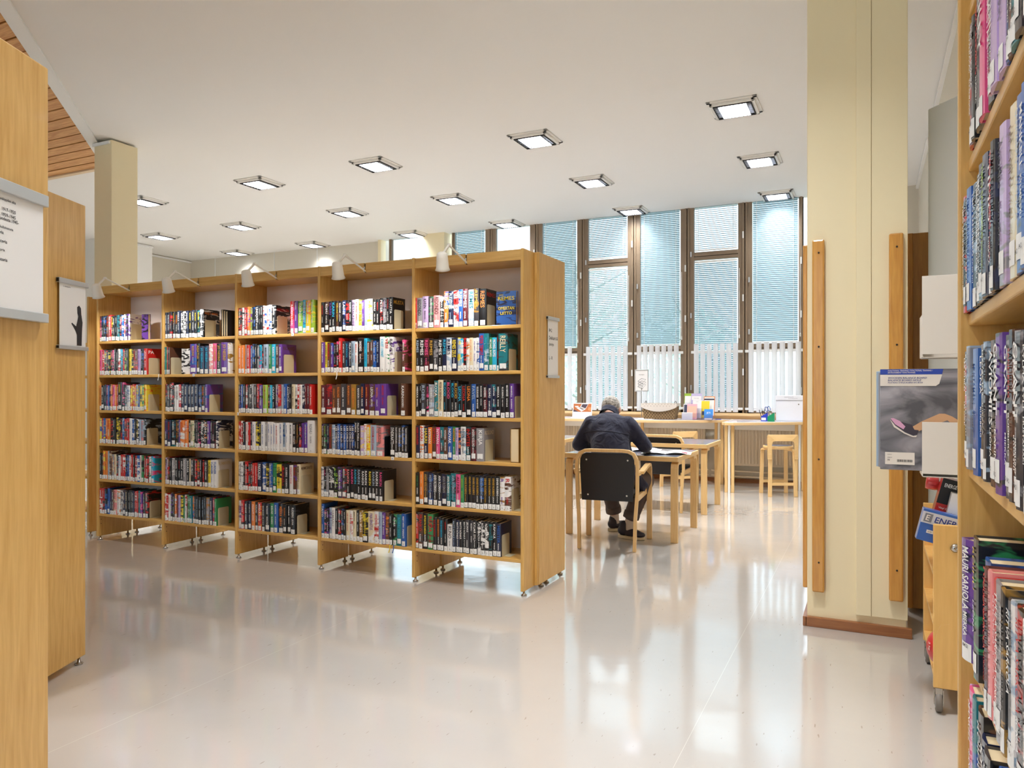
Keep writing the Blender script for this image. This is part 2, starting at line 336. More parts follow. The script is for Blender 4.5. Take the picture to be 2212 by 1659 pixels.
# more books right of the bookend: px start, px end, books
EXTRA = {(3,1):(628,678,"rp38+.w v32+.w lg48+.w cb30+.w yo43+.w ly32+.w"), (4,4):(842,882,"k47:SYNDIKAATTI k30:TAAVI_SOININVAARA.w kb30:TAAVI_SOININVAARA.w kb30:TAAVI_SOININVAARA.w k30:TAAVI_SOININVAARA.w"),
 (4,2):(869,875,"up30.w"), (4,3):(866,877,"u50.w"), (2,2):(411,497,"vb65+.j k33+:AGATHA.j n43:JO_NESBØ.c n43:JO_NESBØ.c hw40+:JO_NESBØ.w p38+:JO_NESBØ.j k42+:JO_NESBØ.j v60+:JO_NESBØ.j wj25+:JO_NESBØ.j"),
 (2,1):(475,492,"i30 i25"), (1,1):(329,334,"i34.u"), (5,4):(1095,1118,"i60")}
SIDE_TXT = {(5,1):('REMES','r'), (3,2):('RICHARD','u'), (2,1):('REIJO MÄKI','o'), (4,1):('MUSTA','j'), (1,2):('PA','w'), (2,5):('NUMMINEN','i'), (3,5):('MEMMORANTO','u'), (3,1):('NYKÄNEN','r'), (5,4):('ROSLUND','i')}
# right-hand bookcase, books from its far end towards the camera, px of the first spine edge, px of the last
RROWS = {
 1: (2095,2222,"mr22.w k13:TIMO_SANDBERG.w dk36:TIMO_SANDBERG.r p28:RILEY.w kr34:KOVIMESTARI.w q48:AINO_SALONEN.w q38+ nb12+.o uk18+:VERILAAKSO.w tk37+:GÉMC.w dk36+ kr40+.w"),
 2: (2082,2220,"kr30:TIMO_SANDBERG.w b27:TIMO_SANDBERG.s ks30:TIMO_SANDBERG.w k26:TIMO_SANDBERG.w ds26:TIMO_SANDBERG.w n36:TIMO_SANDBERG.l ds24:TIMO.w kn22:TIMO_SANDBERG.r qe48 i66.u bd48.s b40"),
 3: (2087,2222,"kr22.w es16.w b50.n ku32 ds14.w ku48:AVIOMIES.w de14 vd48:GRANT.w de28:GRANT.w uk27.r ek28:GRANT.w de40:GRANT.w kd30.w"),
 4: (2085,2222,"vn63:MAURI_SARIOLA.w kg35+.y bn54:RUOLA.r mn20:TUULA_SARIOLA.r h20:TUULA_SARIOLA.u r20 ed50:TUULA_SARIOLA.w kj20.w ds30:RITVA_SARKOLA.w ws20 kr60:RITVA_SARKOLA.r wk30.k"),
 5: (2088,2222,"pq26+.w tb12+ uk32+.w n18:KYLMÄ.w dk28.w kp28:ROMAN.w bt30+.w w38-.b kb40.w n40.w"),
}
SHELF_Z = [1.672, 1.388, 1.093, .816, .515, .225]
RSHELF_Z = {0: 2.0, 1: 1.712, 2: 1.420, 3: 1.133, 4: .790, 5: .497, 6: .21}
DIV_X = [-5.872, -5.083, -4.294, -3.505, -2.716, -1.925]
BY = 4.14            # front plane of the long bookcase
RX = .167            # shelf-front plane of the right-hand bookcase
ORD = 'first second third fourth fifth sixth seventh eighth ninth tenth eleventh twelfth thirteenth fourteenth fifteenth sixteenth seventeenth eighteenth nineteenth twentieth twenty-first twenty-second twenty-third twenty-fourth twenty-fifth twenty-sixth twenty-seventh twenty-eighth twenty-ninth thirtieth'.split()
SHN = ['top', 'second', 'third', 'fourth', 'fifth', 'lowest']
TOK = re.compile(r'^([a-z])([a-z]?)([\d.]+)([+-]?)(?::([^.]*))?(?:\.([a-z]))?$')
def parse(s):
    out = []
    for t in s.split():
        a, b, wd, hm, tx, tc = TOK.match(t).groups()
        if tc == b == '' : tc = None
        out.append((a, b, float(wd), hm, (tx or '').replace('_', ' '), tc or ('d' if a in 'wiyshlqc' else 'w')))
    return out
SMALL = ['KYLMÄ SYLI', 'MIEKKA', 'ROIHU', 'SYNDIKAATTI', 'RUUSUKOODI', 'MUSTAMÄKI', 'LEONA', 'NYKÄNEN', 'MANKELL', 'RANKIN', 'MARKLUND', 'MAX MANNER', 'REIJO MÄKI', 'ROSLUND', 'RUDBERG', 'AVIOMIES', 'SANDBERG', 'RÖNKÄ', 'KARIN', 'LEE CHILD']
_need = set(SMALL) | {'84.2', 'L', 'ILKKA', 'OMERTAN', 'LIITTO', 'REMES'} | {v[0] for v in SIDE_TXT.values()}
for dct in (ROWS, EXTRA, RROWS):
    for v in dct.values():
        for b in parse(v[2]):
            if b[4]: _need.add(b[4])
SIGN_TXT = ['toria, itsenäisyyden aika', 'toria v. 1917-1920', 'toria v. 1939-1945', 'toria vuodesta 1945-', 'toria, paikallishistoria', 'n historia', 'den historia', 'open historia', 'ften historia',
  '84.2', 'Dekkarit &', 'jännitys', 'L - R', 'H   ÄÄNIKIRJASTO', 'Asiointipiste', 'ENERGETICS', 'ENERGETI', 'Vinyl Dumbbell', 'FUNCTIONAL TRAINING / FUNCTIONAL TRAINING /', 'ENTRAINEMENT FONCTIONNEL',
  'WOODEN BALANCE BOARD', 'BALANCE BOARD HOLZ', "PLATEAU D'ÉQUILIBRE EN BOIS", 'E', '10,90', '3 kg', 'JETI', 'ASIAKASPALAUTE', 'PALAUTELAATIKKO', 'TAPAHTUMAT', 'R', 'PALAUTUS', 'AINEISTO', 'LAINAUS', '79']
text_prepare(_need | set(SIGN_TXT))

# ---------------------------------------------------------------- one book: local x = thickness, y = depth (spine at y = 0), z = up
def book_shapes(w, d, h, a, b, words, tc, seed, o=(0, 0, 0), mbs=None, label=True, textfine=False, side=None, bulge=None):
    """fills the builders cover, pages, label, title; o = offset, used when many books share one mesh"""
    rr = random.Random(seed); ox, oy, oz = o
    cv, pg, lb, tt = mbs
    bl = min(.004, w * .14) if bulge is None else bulge
    sp = [(w * t, -bl * math.sin(math.pi * t)) for t in (0, .18, .5, .82, 1)]
    ins = [(w - .0022, .002), (.0022, .002)]
    prof = sp + [(w, d), (w - .0022, d), ins[0], ins[1], (.0022, d), (0, d)]
    n = len(prof); cm = cover_mat(a, b if b != a else '')
    vs = [(ox + x, oy + y, oz) for x, y in prof] + [(ox + x, oy + y, oz + h) for x, y in prof]
    uo = rr.random() * 9
    uvs = [(uo + (x + y), rr.random() * 0 + 0) for x, y in prof] + [(uo + (x + y), 1) for x, y in prof]
    fs = [(i, (i + 1) % n, n + (i + 1) % n, n + i) for i in range(n)]
    # caps of the U profile: left board, spine, right board
    for base, flip in ((0, True), (n, False)):
        q = [(0, 1, 2, 3, 4, 7, 8), (4, 5, 6, 7), (8, 9, 10, 0)]
        for f in q:
            f = tuple(base + i for i in f); fs.append(f[::-1] if flip else f)
    cv.add(vs, fs, cm, uvs)
    pg.box(ox + .0022, ox + w - .0022, oy + .002, oy + d - .004, oz + .004, oz + h - .004, PAGES)
    if label:
        lz0, lz1 = .004 * (rr.random() > .3) + (.012 if w > .03 and rr.random() < .4 else 0), .036
        q = [.04, .3, .5, .7, .96] if w < .03 else [.14, .3, .5, .7, .86]
        pts = [(w * t, -bl * math.sin(math.pi * t) - .0007) for t in q]; k = len(pts)
        vs = [(ox + x, oy + y, oz + z) for z in (lz0, lz0 + lz1 - .004) for x, y in pts]
        lb.add(vs, [(i, i + 1, k + i + 1, k + i) for i in range(k - 1)], mat('spine_sticker', (238, 238, 236), .5))
        if textfine: put_text(lb, '84.2', mat('sticker_print', (60, 60, 64), .6), (ox + w * .5, oy - bl - .0014, oz + .024), (1, 0, 0), (0, 0, 1), L=w * .62, H=.006, center=True)
        else: put_text(lb, 'L', mat('sticker_print', (60, 60, 64), .6), (ox + w * .5, oy - bl - .0014, oz + .012), (1, 0, 0), (0, 0, 1), H=.010)
    im = ink(tc); yf = oy - bl - .0009
    if words:
        s1 = .52 if len(words) > 6 else .45
        hh = w * (.62 if len(words) < 14 else .5)
        put_text(tt, words, im, (ox + (w - hh) / 2, yf, oz + h * .94), (0, 0, -1), (1, 0, 0), L=h * s1, H=hh)
        if rr.random() < .75:
            put_text(tt, rr.choice(SMALL), im if rr.random() < .5 else ink('w' if a not in 'wiy' else 'd'), (ox + w * .32, yf, oz + h * .40), (0, 0, -1), (1, 0, 0), L=h * .2, H=w * .3)
    else:
        k1, k2 = rr.choice(SMALL), rr.choice(SMALL); c2 = ink('w') if (a not in 'wiyshlqc' and rr.random() < .6) else im
        hh = w * rr.uniform(.32, .5); z1 = h * rr.uniform(.88, .95)
        put_text(tt, k1, im, (ox + (w - hh) / 2, yf, oz + z1), (0, 0, -1), (1, 0, 0), L=h * rr.uniform(.28, .36), H=hh)
        put_text(tt, k2, c2, (ox + (w - hh * .8) / 2, yf, oz + z1 - h * .38), (0, 0, -1), (1, 0, 0), L=h * rr.uniform(.2, .3), H=hh * .8)
    if side:
        put_text(tt, side[0], ink(side[1]), (ox + w + .0006, oy + .012, oz + h * .80), (0, 1, 0), (0, 0, 1), L=d * .8, H=.026)

def mk_book(root, *a, **k):
    mbs = (MB(), MB(), MB(), MB()); book_shapes(*a, mbs=mbs, **k)
    for mb, nm in zip(mbs, ('cover', 'page_block', 'spine_sticker', 'spine_lettering')):
        if mb.v: mb.build(nm, root)
# ---------------------------------------------------------------- the room
CH = 3.78; X0, X1, Y0, Y1 = -12.06, .53, -3.6, 10.49
struct(B('floor', None, X0 - .1, X1 + .1, Y0 - .1, Y1 + .1, -.08, 0, FLOOR))
mb = MB(); mb.prism([(X1, -2.67), (X1, Y1 + .02), (X0, Y1 + .02), (X0, 5.56), (-7.70, 5.56)], CH, CH + .06, CEIL)
ceil = struct(mb.build('ceiling'))
# boarded part of the ceiling, cut on the diagonal
y = Y0; k = 0
sub = MB().prism([(X0, Y0), (X1, Y0), (X1, -2.67), (-7.70, 5.56), (X0, 5.56)], CH + .010, CH + .03, DARK); sub.build('board_backing', ceil)
while y < 5.5:
    y1 = min(y + .148, 5.54)
    xa, xb = min(-2.14 - y, X1), min(-2.14 - y1, X1)
    MB().prism([(X0, y), (xa, y), (xb, y1), (X0, y1)], CH - .012 + R.uniform(-.0015, .0015), CH + .008, BOARD).build('board', ceil)
    y += .167
n = Vector((1, 1, 0)).normalized() * .05
mb = MB(); mb.prism([(-7.70 - n.x, 5.56 - n.y), (X1 - n.x, -2.67 - n.y), (X1 + n.x, -2.67 + n.y), (-7.70 + n.x, 5.56 + n.y)], CH - .022, CH - .004, WHITE); struct(mb.build('trim_1'))
struct(B('trim_2', None, X0, -7.66, 5.54, 5.60, CH - .03, CH - .004, mat('pale_wood_trim', (222, 196, 160), .5)))
struct(B('wall_right', None, X1, X1 + .1, Y0, Y1 + .2, 0, CH + .06, WALL))
for n_, (a, b_, c, d) in {'wall_back': (X0, X1, 0, .9), 'wall_back_top': (X0, X1, 3.3, CH + .06), 'wall_back_left': (X0, -10.5, .9, 3.3), 'wall_back_right': (-.1, X1, .9, 3.3)}.items():
    struct(B(n_, None, a, b_, Y0 - .1, Y0, c, d, WALL))
wb = struct(thing('window_9', None, None))  # unseen rear window, added so that skylight reaches the bookcase fronts
for k in range(9): x = -10.5 + k * 1.3; B('window_frame', wb, x - .04, x + .04, Y0 - .08, Y0 - .02, .9, 3.3, BRONZE)
B('pane', wb, -10.5, -.1, Y0 - .055, Y0 - .050, .9, 3.3, GLASS)
for (lx, ly, lz, sx, sy, rx) in ((-5.3, Y0 - .03, 2.1, 10.4, 2.4, -math.pi / 2), (-4.0, Y1 + .14, 2.35, 6.6, 2.9, math.pi / 2)):
    L = bpy.data.lights.new('sky_portal', 'AREA'); L.shape = 'RECTANGLE'; L.size = sx; L.size_y = sy; L.cycles.is_portal = True
    o = bpy.data.objects.new('sky_portal', L); COL.objects.link(o); o.location = (lx, ly, lz); o.rotation_euler = (-rx, 0, 0)
struct(B('wall_left', None, X0 - .1, X0, Y0, Y1 + .2, 0, CH + .06, WALL))
struct(B('wall_left_pier', None, X0, -11.38, 8.2, 9.06, 0, CH - .001, WALLW))
for i, (a, b_, c, d) in enumerate([(X0, X0 + .03, 9.06, Y1), (-11.38, -11.35, 8.2, 9.06), (X1 - .03, X1, 3.5, Y1)]):
    struct(B('trim_%d' % (3 + i), None, a, b_, c, d, CH - .05, CH - .02, WHITE))
# window wall: piers, parapet, windows
WY = 10.45
struct(B('wall_front', None, X0, -7.445, Y1 - .02, Y1 + .2, 0, CH + .06, WALL))
struct(B('wall_front_parapet', None, -7.445, X1, Y1 - .01, Y1 + .2, 0, .90, WALL))
struct(B('wall_front_pier', None, -6.66, -6.165, 10.30, Y1 + .2, 0, CH + .04, CREAM))
struct(B('wall_front_end', None, -.66, X1, 10.44, Y1 + .2, .90, CH + .06, WALL))
struct(B('trim_6', None, -7.50, -7.44, 10.36, 10.50, .9, CH, CREAM))
# vertical joints in the far wall
for x in (-9.9, -8.9, -11.4): struct(B('trim_%d' % R.randint(10, 99), None, x, x + .012, Y1 - .028, Y1 - .015, 0, CH, GREYP))
# (left edge of glass, right edge, casement?)
WINS = [(-7.265, -6.70, True), (-6.043, -5.486, False), (-5.297, -4.714, True), (-4.505, -3.941, False), (-3.766, -3.164, True), (-2.978, -2.399, False), (-2.212, -1.62, True), (-1.438, -.849, False)]
ZB, ZT = .955, CH + .05
for i, (a, b_, cas) in enumerate(WINS):
    w_ = struct(thing('window_%d' % (i + 1), None, None)); cxw = 0
    f = MB()
    l = WINS[i - 1][1] if i and WINS[i - 1][1] > a - .3 else a - .1
    r = WINS[i + 1][0] if i < 7 and WINS[i + 1][0] < b_ + .3 else b_ + .1
    l = max((l + a) / 2, a - .11); r = min((r + b_) / 2, b_ + .11)
    e = .006
    for (p, q) in ((l + e, a), (b_, r - e)):
        f.box(p, q, WY - .03, WY + .03, ZB - .05, ZT, BRONZE)
        m_ = p if p < a - .001 and q <= a else q - .028
        f.box(m_, m_ + .028, WY - .045, WY - .03, ZB - .05, ZT, BRONZE)
    f.box(l + e, r - e, WY - .03, WY + .03, ZB - .05, ZB + .02, BRONZE)
    f.box(l - e, l + e, WY - .01, WY + .02, ZB - .05, ZT, BRONZED)
    f.box(r - e, r + e, WY - .01, WY + .02, ZB - .05, ZT, BRONZED)
    f.build('window_frame', w_, bevel=.003)
    t = MB()
    if cas:
        t.box(a, b_, WY - .03, WY + .03, 3.05, 3.095, BRONZE).box(a, b_, WY - .03, WY + .03, 3.105, 3.16, BRONZE).box(a, b_, WY - .012, WY + .03, 3.095, 3.105, BRONZED)
    else:
        t.box(a, b_, WY - .03, WY + .03, 1.765, 1.81, BRONZE).box(a, b_, WY - .03, WY + .03, 1.82, 1.875, BRONZE).box(a, b_, WY - .012, WY + .03, 1.81, 1.82, BRONZED)
    t.build('transom', w_)
    zs = [(ZB + .02, 3.05), (3.16, ZT)] if cas else [(ZB + .02, 1.765), (1.875, ZT)]
    for z0, z1 in zs: B('pane', w_, a, b_, WY + .006, WY + .012, z0, z1, GLASS)
    # hinges and catches
    for z in ((1.45, 2.45, 3.3) if cas else (1.2, 2.2, 2.9)):
        B('hinge', w_, r - .03, r - .012, WY - .060, WY - .045, z, z + .09, WHITE)
        B('catch', w_, l + .045, l + .065, WY - .048, WY - .03, z - .2, z - .13, ALU, .002)
    # venetian blind of the window: fine slats, cords, wand
    bz0 = (ZB + .05, 3.20) if cas else (1.885, None)
    for (q0, q1) in ([(ZB + .04, 3.035), (3.175, ZT)] if cas else [(1.885, ZT)]):
        if i == 2 and q0 > 3: continue      # this upper blind is drawn up, bare sky shows
        if i == 0 : continue
        bl = thing('venetian_blind', 'x', 'blind', ((a + b_) / 2, WY - .028, q0))
        hw = (b_ - a) / 2 - .012; H = q1 - q0
        ang = math.radians({2: 30, 4: 36, 6: 56}.get(i, 62)) if cas else math.radians(74)
        if i == 6 and q0 > 3: ang = math.radians(36)
        if i == 4 and q0 > 3: ang = math.radians(52)
        s_ = MB(); z = .03
        while z < H - .03:
            c_, q_ = .0125 * math.cos(ang), .0125 * math.sin(ang)
            s_.add([(-hw, -c_, z - q_), (hw, -c_, z - q_), (hw, c_, z + q_), (-hw, c_, z + q_)], [(0, 1, 2, 3)], SLAT); z += .0262
        s_.build('slats', bl, kind='stuff')
        for x in (-hw * .82, hw * .82): MB().tube([(x, -.0135, .01), (x, -.0135, H - .02)], .0035, WHITE, 5).build('ladder_cord', bl)
        B('bottom_rail', bl, -hw, hw, -.012, .012, 0, .014, WHITE); B('head_rail', bl, -hw, hw, -.014, .014, H - .026, H - .002, WHITE)
        pos = 'upper' if q0 > 3 else ('lower' if cas else 'full-height')
        bl['label'] = 'white %s venetian blind in %s' % (pos, {1: 'the window just right of the cream pier', 2: 'the window behind the bookcase right end', 3: 'the window touching the bookcase end panel', 4: 'the narrow casement left of the info sign', 5: 'the tall fixed window above the wicker basket', 6: 'the casement above the brochure holder', 7: 'the rightmost tall window by the pillar'}[i])
        bl['group'] = 'venetian blinds on the window wall'
        if q0 < 3:
            wd = thing('blind_wand', 'white pull cord with tassels beside %s' % ('%s blind' % {1: 'far left', 2: 'second', 3: 'third', 4: 'dotted-foliage casement', 5: 'basket window', 6: 'brochure casement', 7: 'rightmost window'}[i]), 'cord', (b_ + .02, WY - .045, max(q0, 1.9)), 0, 'blind pull cords')
            MB().tube([(0, 0, .1), (0, 0, 1.0)], .004, WHITE, 6).build('cord', wd)
            MB().lathe([(0, 0), (.009, .005), (.006, .05), (0, .052)], WHITE, 8).build('tassel', wd, loc=(0, 0, .05))
# half-height fabric strip screens
SCR = [(-4.62, -3.97, 5, 'behind the bookcase end panel'), (-3.79, -3.13, 7, 'behind the reading man'), (-3.02, -2.40, 7, 'behind the wicker basket'), (-2.21, -1.60, 7, 'behind the brochure holders'), (-1.49, -.80, 7, 'behind the white ballot-style box')]
FABRIC = blind_mat('strip_fabric', (246, 246, 248), .3)
for a, b_, n_, wh in SCR:
    s = thing('strip_screen', 'half-height white vertical strip blind on two rails %s' % wh, 'blind', ((a + b_) / 2, 10.36, .955), 0, 'half-height strip blinds')
    hw = (b_ - a) / 2; p = 2 * hw / n_
    for j in range(n_):
        x = -hw + p * (j + .5); m = MB(); pts = [(x + .034 * math.cos(t), -.018 * math.sin(t)) for t in np.linspace(math.pi, 0, 7)]
        pts2 = [(u, v + .002) for u, v in pts]; k = 7
        vs = [(u, v, z) for z in (0, .93) for u, v in pts]
        m.add(vs, [(i, i + 1, k + i + 1, k + i) for i in range(k - 1)], FABRIC, smooth=True)
        m.build('strip', s)
    B('rail', s, -hw - .03, hw + .05, .002, .018, .80, .835, WHITE, .003); B('rail', s, -hw - .03, hw + .05, .002, .018, .03, .06, WHITE, .003)
struct(B('trim_7', None, -7.44, -.66, 10.33, 10.44, .905, .94, PLY)); struct(B('trim_8', None, -7.44, -.66, 10.36, 10.44, .86, .903, BIRCHX))
struct(B('baseboard_front', None, X0, X1, 10.44, 10.48, 0, .05, SKIRT)); 
# radiators below the windows
for (a, b_, wh) in [(-4.9, -3.2, 'behind the left part of the counter'), (-2.9, -2.05, 'behind the basket end of the counter'), (-1.93, -.7, 'behind the bar stool')]:
    r_ = thing('radiator', 'beige ribbed panel radiator %s' % wh, 'radiator', ((a + b_) / 2, 10.40, .20), 0, 'radiators under the windows')
    hw = (b_ - a) / 2; RM = mat('radiator_beige', (222, 208, 186), .45)
    B('panel', r_, -hw, hw, -.02, .03, .03, .56, RM, .006)
    mb = MB(); x = -hw + .04
    while x < hw - .03: mb.box(x, x + .022, -.034, -.018, .06, .53, RM); x += .042
    mb.build('ribs', r_, bevel=.005, kind='stuff')
    B('top_grille', r_, -hw, hw, -.03, .03, .56, .575, RM)
    for z in (-.05, -.12): MB().tube([(-hw - .04, 0, z), (hw + .04, 0, z)], .014, RM, 8).build('pipe', r_)
# sky-side: trees and ground outside the windows
g = struct(B('ground_outside', None, -30, 22, 10.75, 60, -1.2, -1.0, mat('lawn', (214, 220, 210), .9)))  # ground tone lightened to carry the overexposure outdoors
LEAF = blind_mat('leaf', (236, 246, 238), .5); BARK = mat('bark', (190, 186, 180), .9)  # whitish tree tones stand in for the washed-out exposure outside
def tree(x, y, h, label, seed):
    rr = random.Random(seed); t = thing('tree', label, 'tree', (x, y, -1.0), 0, 'trees outside the windows')
    tr = MB().tube([(0, 0, 0), (.05, .05, h * .4), (-.05, 0, h * .9)], [.16, .12, .03], BARK, 8); 
    for k in range(9):
        a = rr.uniform(0, 6.28); z = h * rr.uniform(.25, .85); L = h * .28
        tr.tube([(0, 0, z), (L * math.cos(a), L * math.sin(a), z + L * .5)], [.04, .01], BARK, 5)
    tr.build('trunk', t); lf = MB()
    for k in range(1500):
        v = Vector((rr.gauss(0, 1), rr.gauss(0, 1), rr.gauss(0, 1))).normalized() * rr.random() ** .4
        p = Vector((v.x * h * .3, v.y * h * .3, h * .58 + v.z * h * .38))
        u = Vector((rr.gauss(0, 1), rr.gauss(0, 1), rr.gauss(0, 1))).normalized() * .13; q = u.cross(Vector((0, .3, 1))).normalized() * .08
        lf.add([p - u, p - q, p + u, p + q], [(0, 1, 2, 3)], LEAF)
    lf.build('leaves', t, kind='stuff')
tree(-6.6, 17.5, 6.0, 'pale leafy tree seen through the blind of the casement left of the sign', 3)
tree(-5.0, 22.5, 5.2, 'pale leafy tree seen through the casement above the brochures', 5)
# pillars
p = struct(thing('pillar_right', None, None)); 
B('core', p, -.31, .165, 4.32, 4.79, 0, CH, CREAM, .006)
MB().box(-.07, .002, 4.300, 4.322, .09, CH, CREAM).build('cover_strip', p, bevel=.003)
B('cover_strip', p, .003, .17, 4.306, 4.322, .09, CH, CREAM, .003)
B('skirting', p, -.318, .19, 4.295, 4.322, 0, .052, SKIRT, .003)
B('skirting', p, -.33, -.309, 4.295, 4.80, 0, .052, SKIRT, .003)
for x0, x1, ya, yb in ((-.283, -.222, 4.285, 4.32), (.084, .150, 4.27, 4.306)):
    g_ = B('guard_rail', p, x0, x1, ya, yb, .19, 2.07, RAILW, .008)
    for z in (.35, .9, 1.5, 2.0):
        MB().lathe([(0, 0), (.005, 0), (.005, .002), (0, .002)], DARK, 8, Matrix.Translation(((x0 + x1) / 2 + .003, ya - .001, z)) @ Matrix.Rotation(math.pi / 2, 4, 'X')).build('screw', g_)
B('guard_rail', p, -.335, -.311, 4.36, 4.42, .19, 2.06, RAILW, .006)
p = struct(thing('pillar_left', None, None)); B('core', p, -7.09, -6.83, 4.97, 5.265, 0, CH - .02, CREAM, .004)
B('cap', p, -7.10, -6.85, 4.955, 4.975, CH - .06, CH - .03, WHITE)
# ---------------------------------------------------------------- ceiling lights
LW = mat('light_frame_white', (236, 232, 226), .4); LG = mat('louvre_gloss', (225, 228, 235), .2, .6)
def make_light():
    t = thing('ceiling_light', 'x', 'ceiling light')
    fr = MB()
    for s0, s1, z0, z1 in ((.215, .175, -.012, 0), (.19, .163, -.034, -.010)):
        for q in range(4):
            Mx = Matrix.Rotation(q * math.pi / 2, 4, 'Z'); fr.box(-s0, s0, s1, s0, z0, z1, LW, Mx)
    fr.build('outer_frame', t, bevel=.004)
    g = MB()
    for q in range(4): g.box(-.163, .163, .155, .163, -.042, -.008, DARK, Matrix.Rotation(q * math.pi / 2, 4, 'Z'))
    g.build('gasket', t)
    B('reflector', t, -.156, .156, -.156, .156, -.008, -.004, mat('reflector_white', (235, 236, 240), .4))
    l = MB()
    for j in range(1, 9): x = -.155 + .31 * j / 9; l.box(x - .002, x + .002, -.155, .155, -.040, -.020, LG)
    for j in range(1, 7): y = -.155 + .31 * j / 7; l.box(-.155, .155, y - .002, y + .002, -.040, -.020, LG)
    l.build('louvre', t, kind='stuff')
    return t
LX = [-10.50, -8.73, -6.69, -4.97, -3.03, -1.09]; LYS = [6.83, 8.52, 10.16]
rown = ['nearest', 'middle', 'window-side']; coln = {0: 'leftmost', 1: 'second', 2: 'third', 3: 'fourth', 4: 'fifth', 5: 'rightmost'}
def lamp_light(t, pw):
    L = bpy.data.lights.new('lamp_light', 'AREA'); L.shape = 'RECTANGLE'; L.size = .22; L.size_y = .28; L.energy = pw; L.color = LAMP_C; L.spread = math.radians(120)
    o = bpy.data.objects.new('lamp', L); COL.objects.link(o); o.parent = t; o.location = (0, 0, -.012)
lt0 = None
for j, yy in enumerate(LYS):
    for i, xx in enumerate(LX):
        if j == 0 and i == 0: continue
        if yy > 10: yy = 10.16
        lab = 'square recessed ceiling light, %s from left in the %s row' % (coln[i], rown[j])
        if lt0 is None: lt0 = make_light(); t = lt0; t['label'] = lab; t.location = (xx, yy, CH)
        else: t = dup(lt0, (xx, yy, CH), 0, lab)
        t['group'] = 'square ceiling lights'
        if t is lt0: lamp_light(t, LAMP_W)
        if j == 2:
            c = [q for q in t.children if q.type == 'LIGHT'][0]
            if i == 0: wrow = c.data.copy(); wrow.energy = LAMP_W * .28
            c.data = wrow
for k, (xx, yy) in enumerate([(-.45, 3.0), (-1.0, .4), (-3.0, .4), (-1.6, 2.6), (-4.6, .4), (-1.0, -1.8), (-3.6, -1.8)]):  # fill lamps added out of view to brighten the pillar and shelf fronts
    t = dup(lt0, (xx, yy, CH - .02), 0, 'square ceiling light behind the camera, number %s' % ORD[k], 'square ceiling lights')
    c = [q for q in t.children if q.type == 'LIGHT'][0]; c.data = c.data.copy() if k == 0 else dimmed; dimmed = c.data; dimmed.energy = REAR_W
# ---------------------------------------------------------------- the long bookcase
D = .32; TOPZ = 2.137; TH = .022
def foot(parent, x, y):
    MB().lathe([(0, 0), (.017, 0), (.019, .006), (.008, .012), (.006, .032), (0, .032)], STEEL, 12).build('foot', parent, loc=(x, y, 0))
bc = thing('bookcase', 'long pine double-sided bookcase full of crime novels, five bays facing us', 'bookcase', (0, 0, 0))
for i, x in enumerate(DIV_X):
    r_ = TH / 2
    B('side_panel', bc, x - r_, x + r_, BY, BY + D, .030, TOPZ, WOOD, .004)
    foot(bc, x, BY + .03); foot(bc, x, BY + D - .03)
HOLE = MB()
for i in range(5):
    a, b_ = DIV_X[i] + TH / 2, DIV_X[i + 1] - TH / 2
    for z in SHELF_Z: B('shelf', bc, a, b_, BY + .008, BY + D - .012, z - .022, z, WOODX, .003)
    m_ = (a + b_) / 2
    B('fascia', bc, a, m_ - .006, BY + .004, BY + .024, 2.067, TOPZ - .004, WOODX, .002); B('fascia', bc, m_ + .006, b_, BY + .004, BY + .024, 2.067, TOPZ - .004, WOODX, .002)
    B('fascia_slot', bc, m_ - .006, m_ + .006, BY + .016, BY + .024, 2.067, TOPZ - .01, DARK)
    B('canopy', bc, a, b_, BY + .024, BY + D - .01, 2.075, 2.095, WOODX)
    B('back_panel', bc, a, b_, BY + D - .010, BY + D - .004, .20, 2.08, BACKP)
    hx = a + .0008
    for z in SHELF_Z:
        for dz in (.055, .09):
            HOLE.lathe([(0, .0004), (.0035, .0004), (.0035, 0)], DARK, 8, Matrix.Translation((hx - .0005, BY + .03, z - dz)) @ Matrix.Rotation(math.pi / 2, 4, 'Y'))
            HOLE.lathe([(0, .0004), (.0035, .0004), (.0035, 0)], DARK, 8, Matrix.Translation((hx - .0005, BY + .25, z - dz)) @ Matrix.Rotation(math.pi / 2, 4, 'Y'))
HOLE.build('peg_holes', bc, kind='stuff')
# the rear half, facing the windows
br = thing('bookcase', 'rear half of the long pine bookcase, its back to the crime novels', 'bookcase', (0, 0, 0))
for x in DIV_X:
    B('side_panel', br, x - TH / 2, x + TH / 2, BY + D + .025, BY + .665, .03, TOPZ - .035, WOOD, .004); foot(br, x, BY + D + .06); foot(br, x, BY + .62)
for i in range(5):
    a, b_ = DIV_X[i] + TH / 2, DIV_X[i + 1] - TH / 2
    for z in SHELF_Z: B('shelf', br, a, b_, BY + D + .03, BY + .655, z - .022, z, WOODX)
    B('canopy', br, a, b_, BY + D + .03, BY + .655, 2.065, 2.09, WOODX)
ep = thing('end_panel', 'broad pine end panel closing the right end of the long bookcase', 'panel', (-1.9125, 4.315, .035))
B('board', ep, .001, .024, 0, .445, 0, 2.105, WOOD, .004); B('edge_strip', ep, -.001, .020, -.018, -.001, 0, 2.10, WOOD, .003)
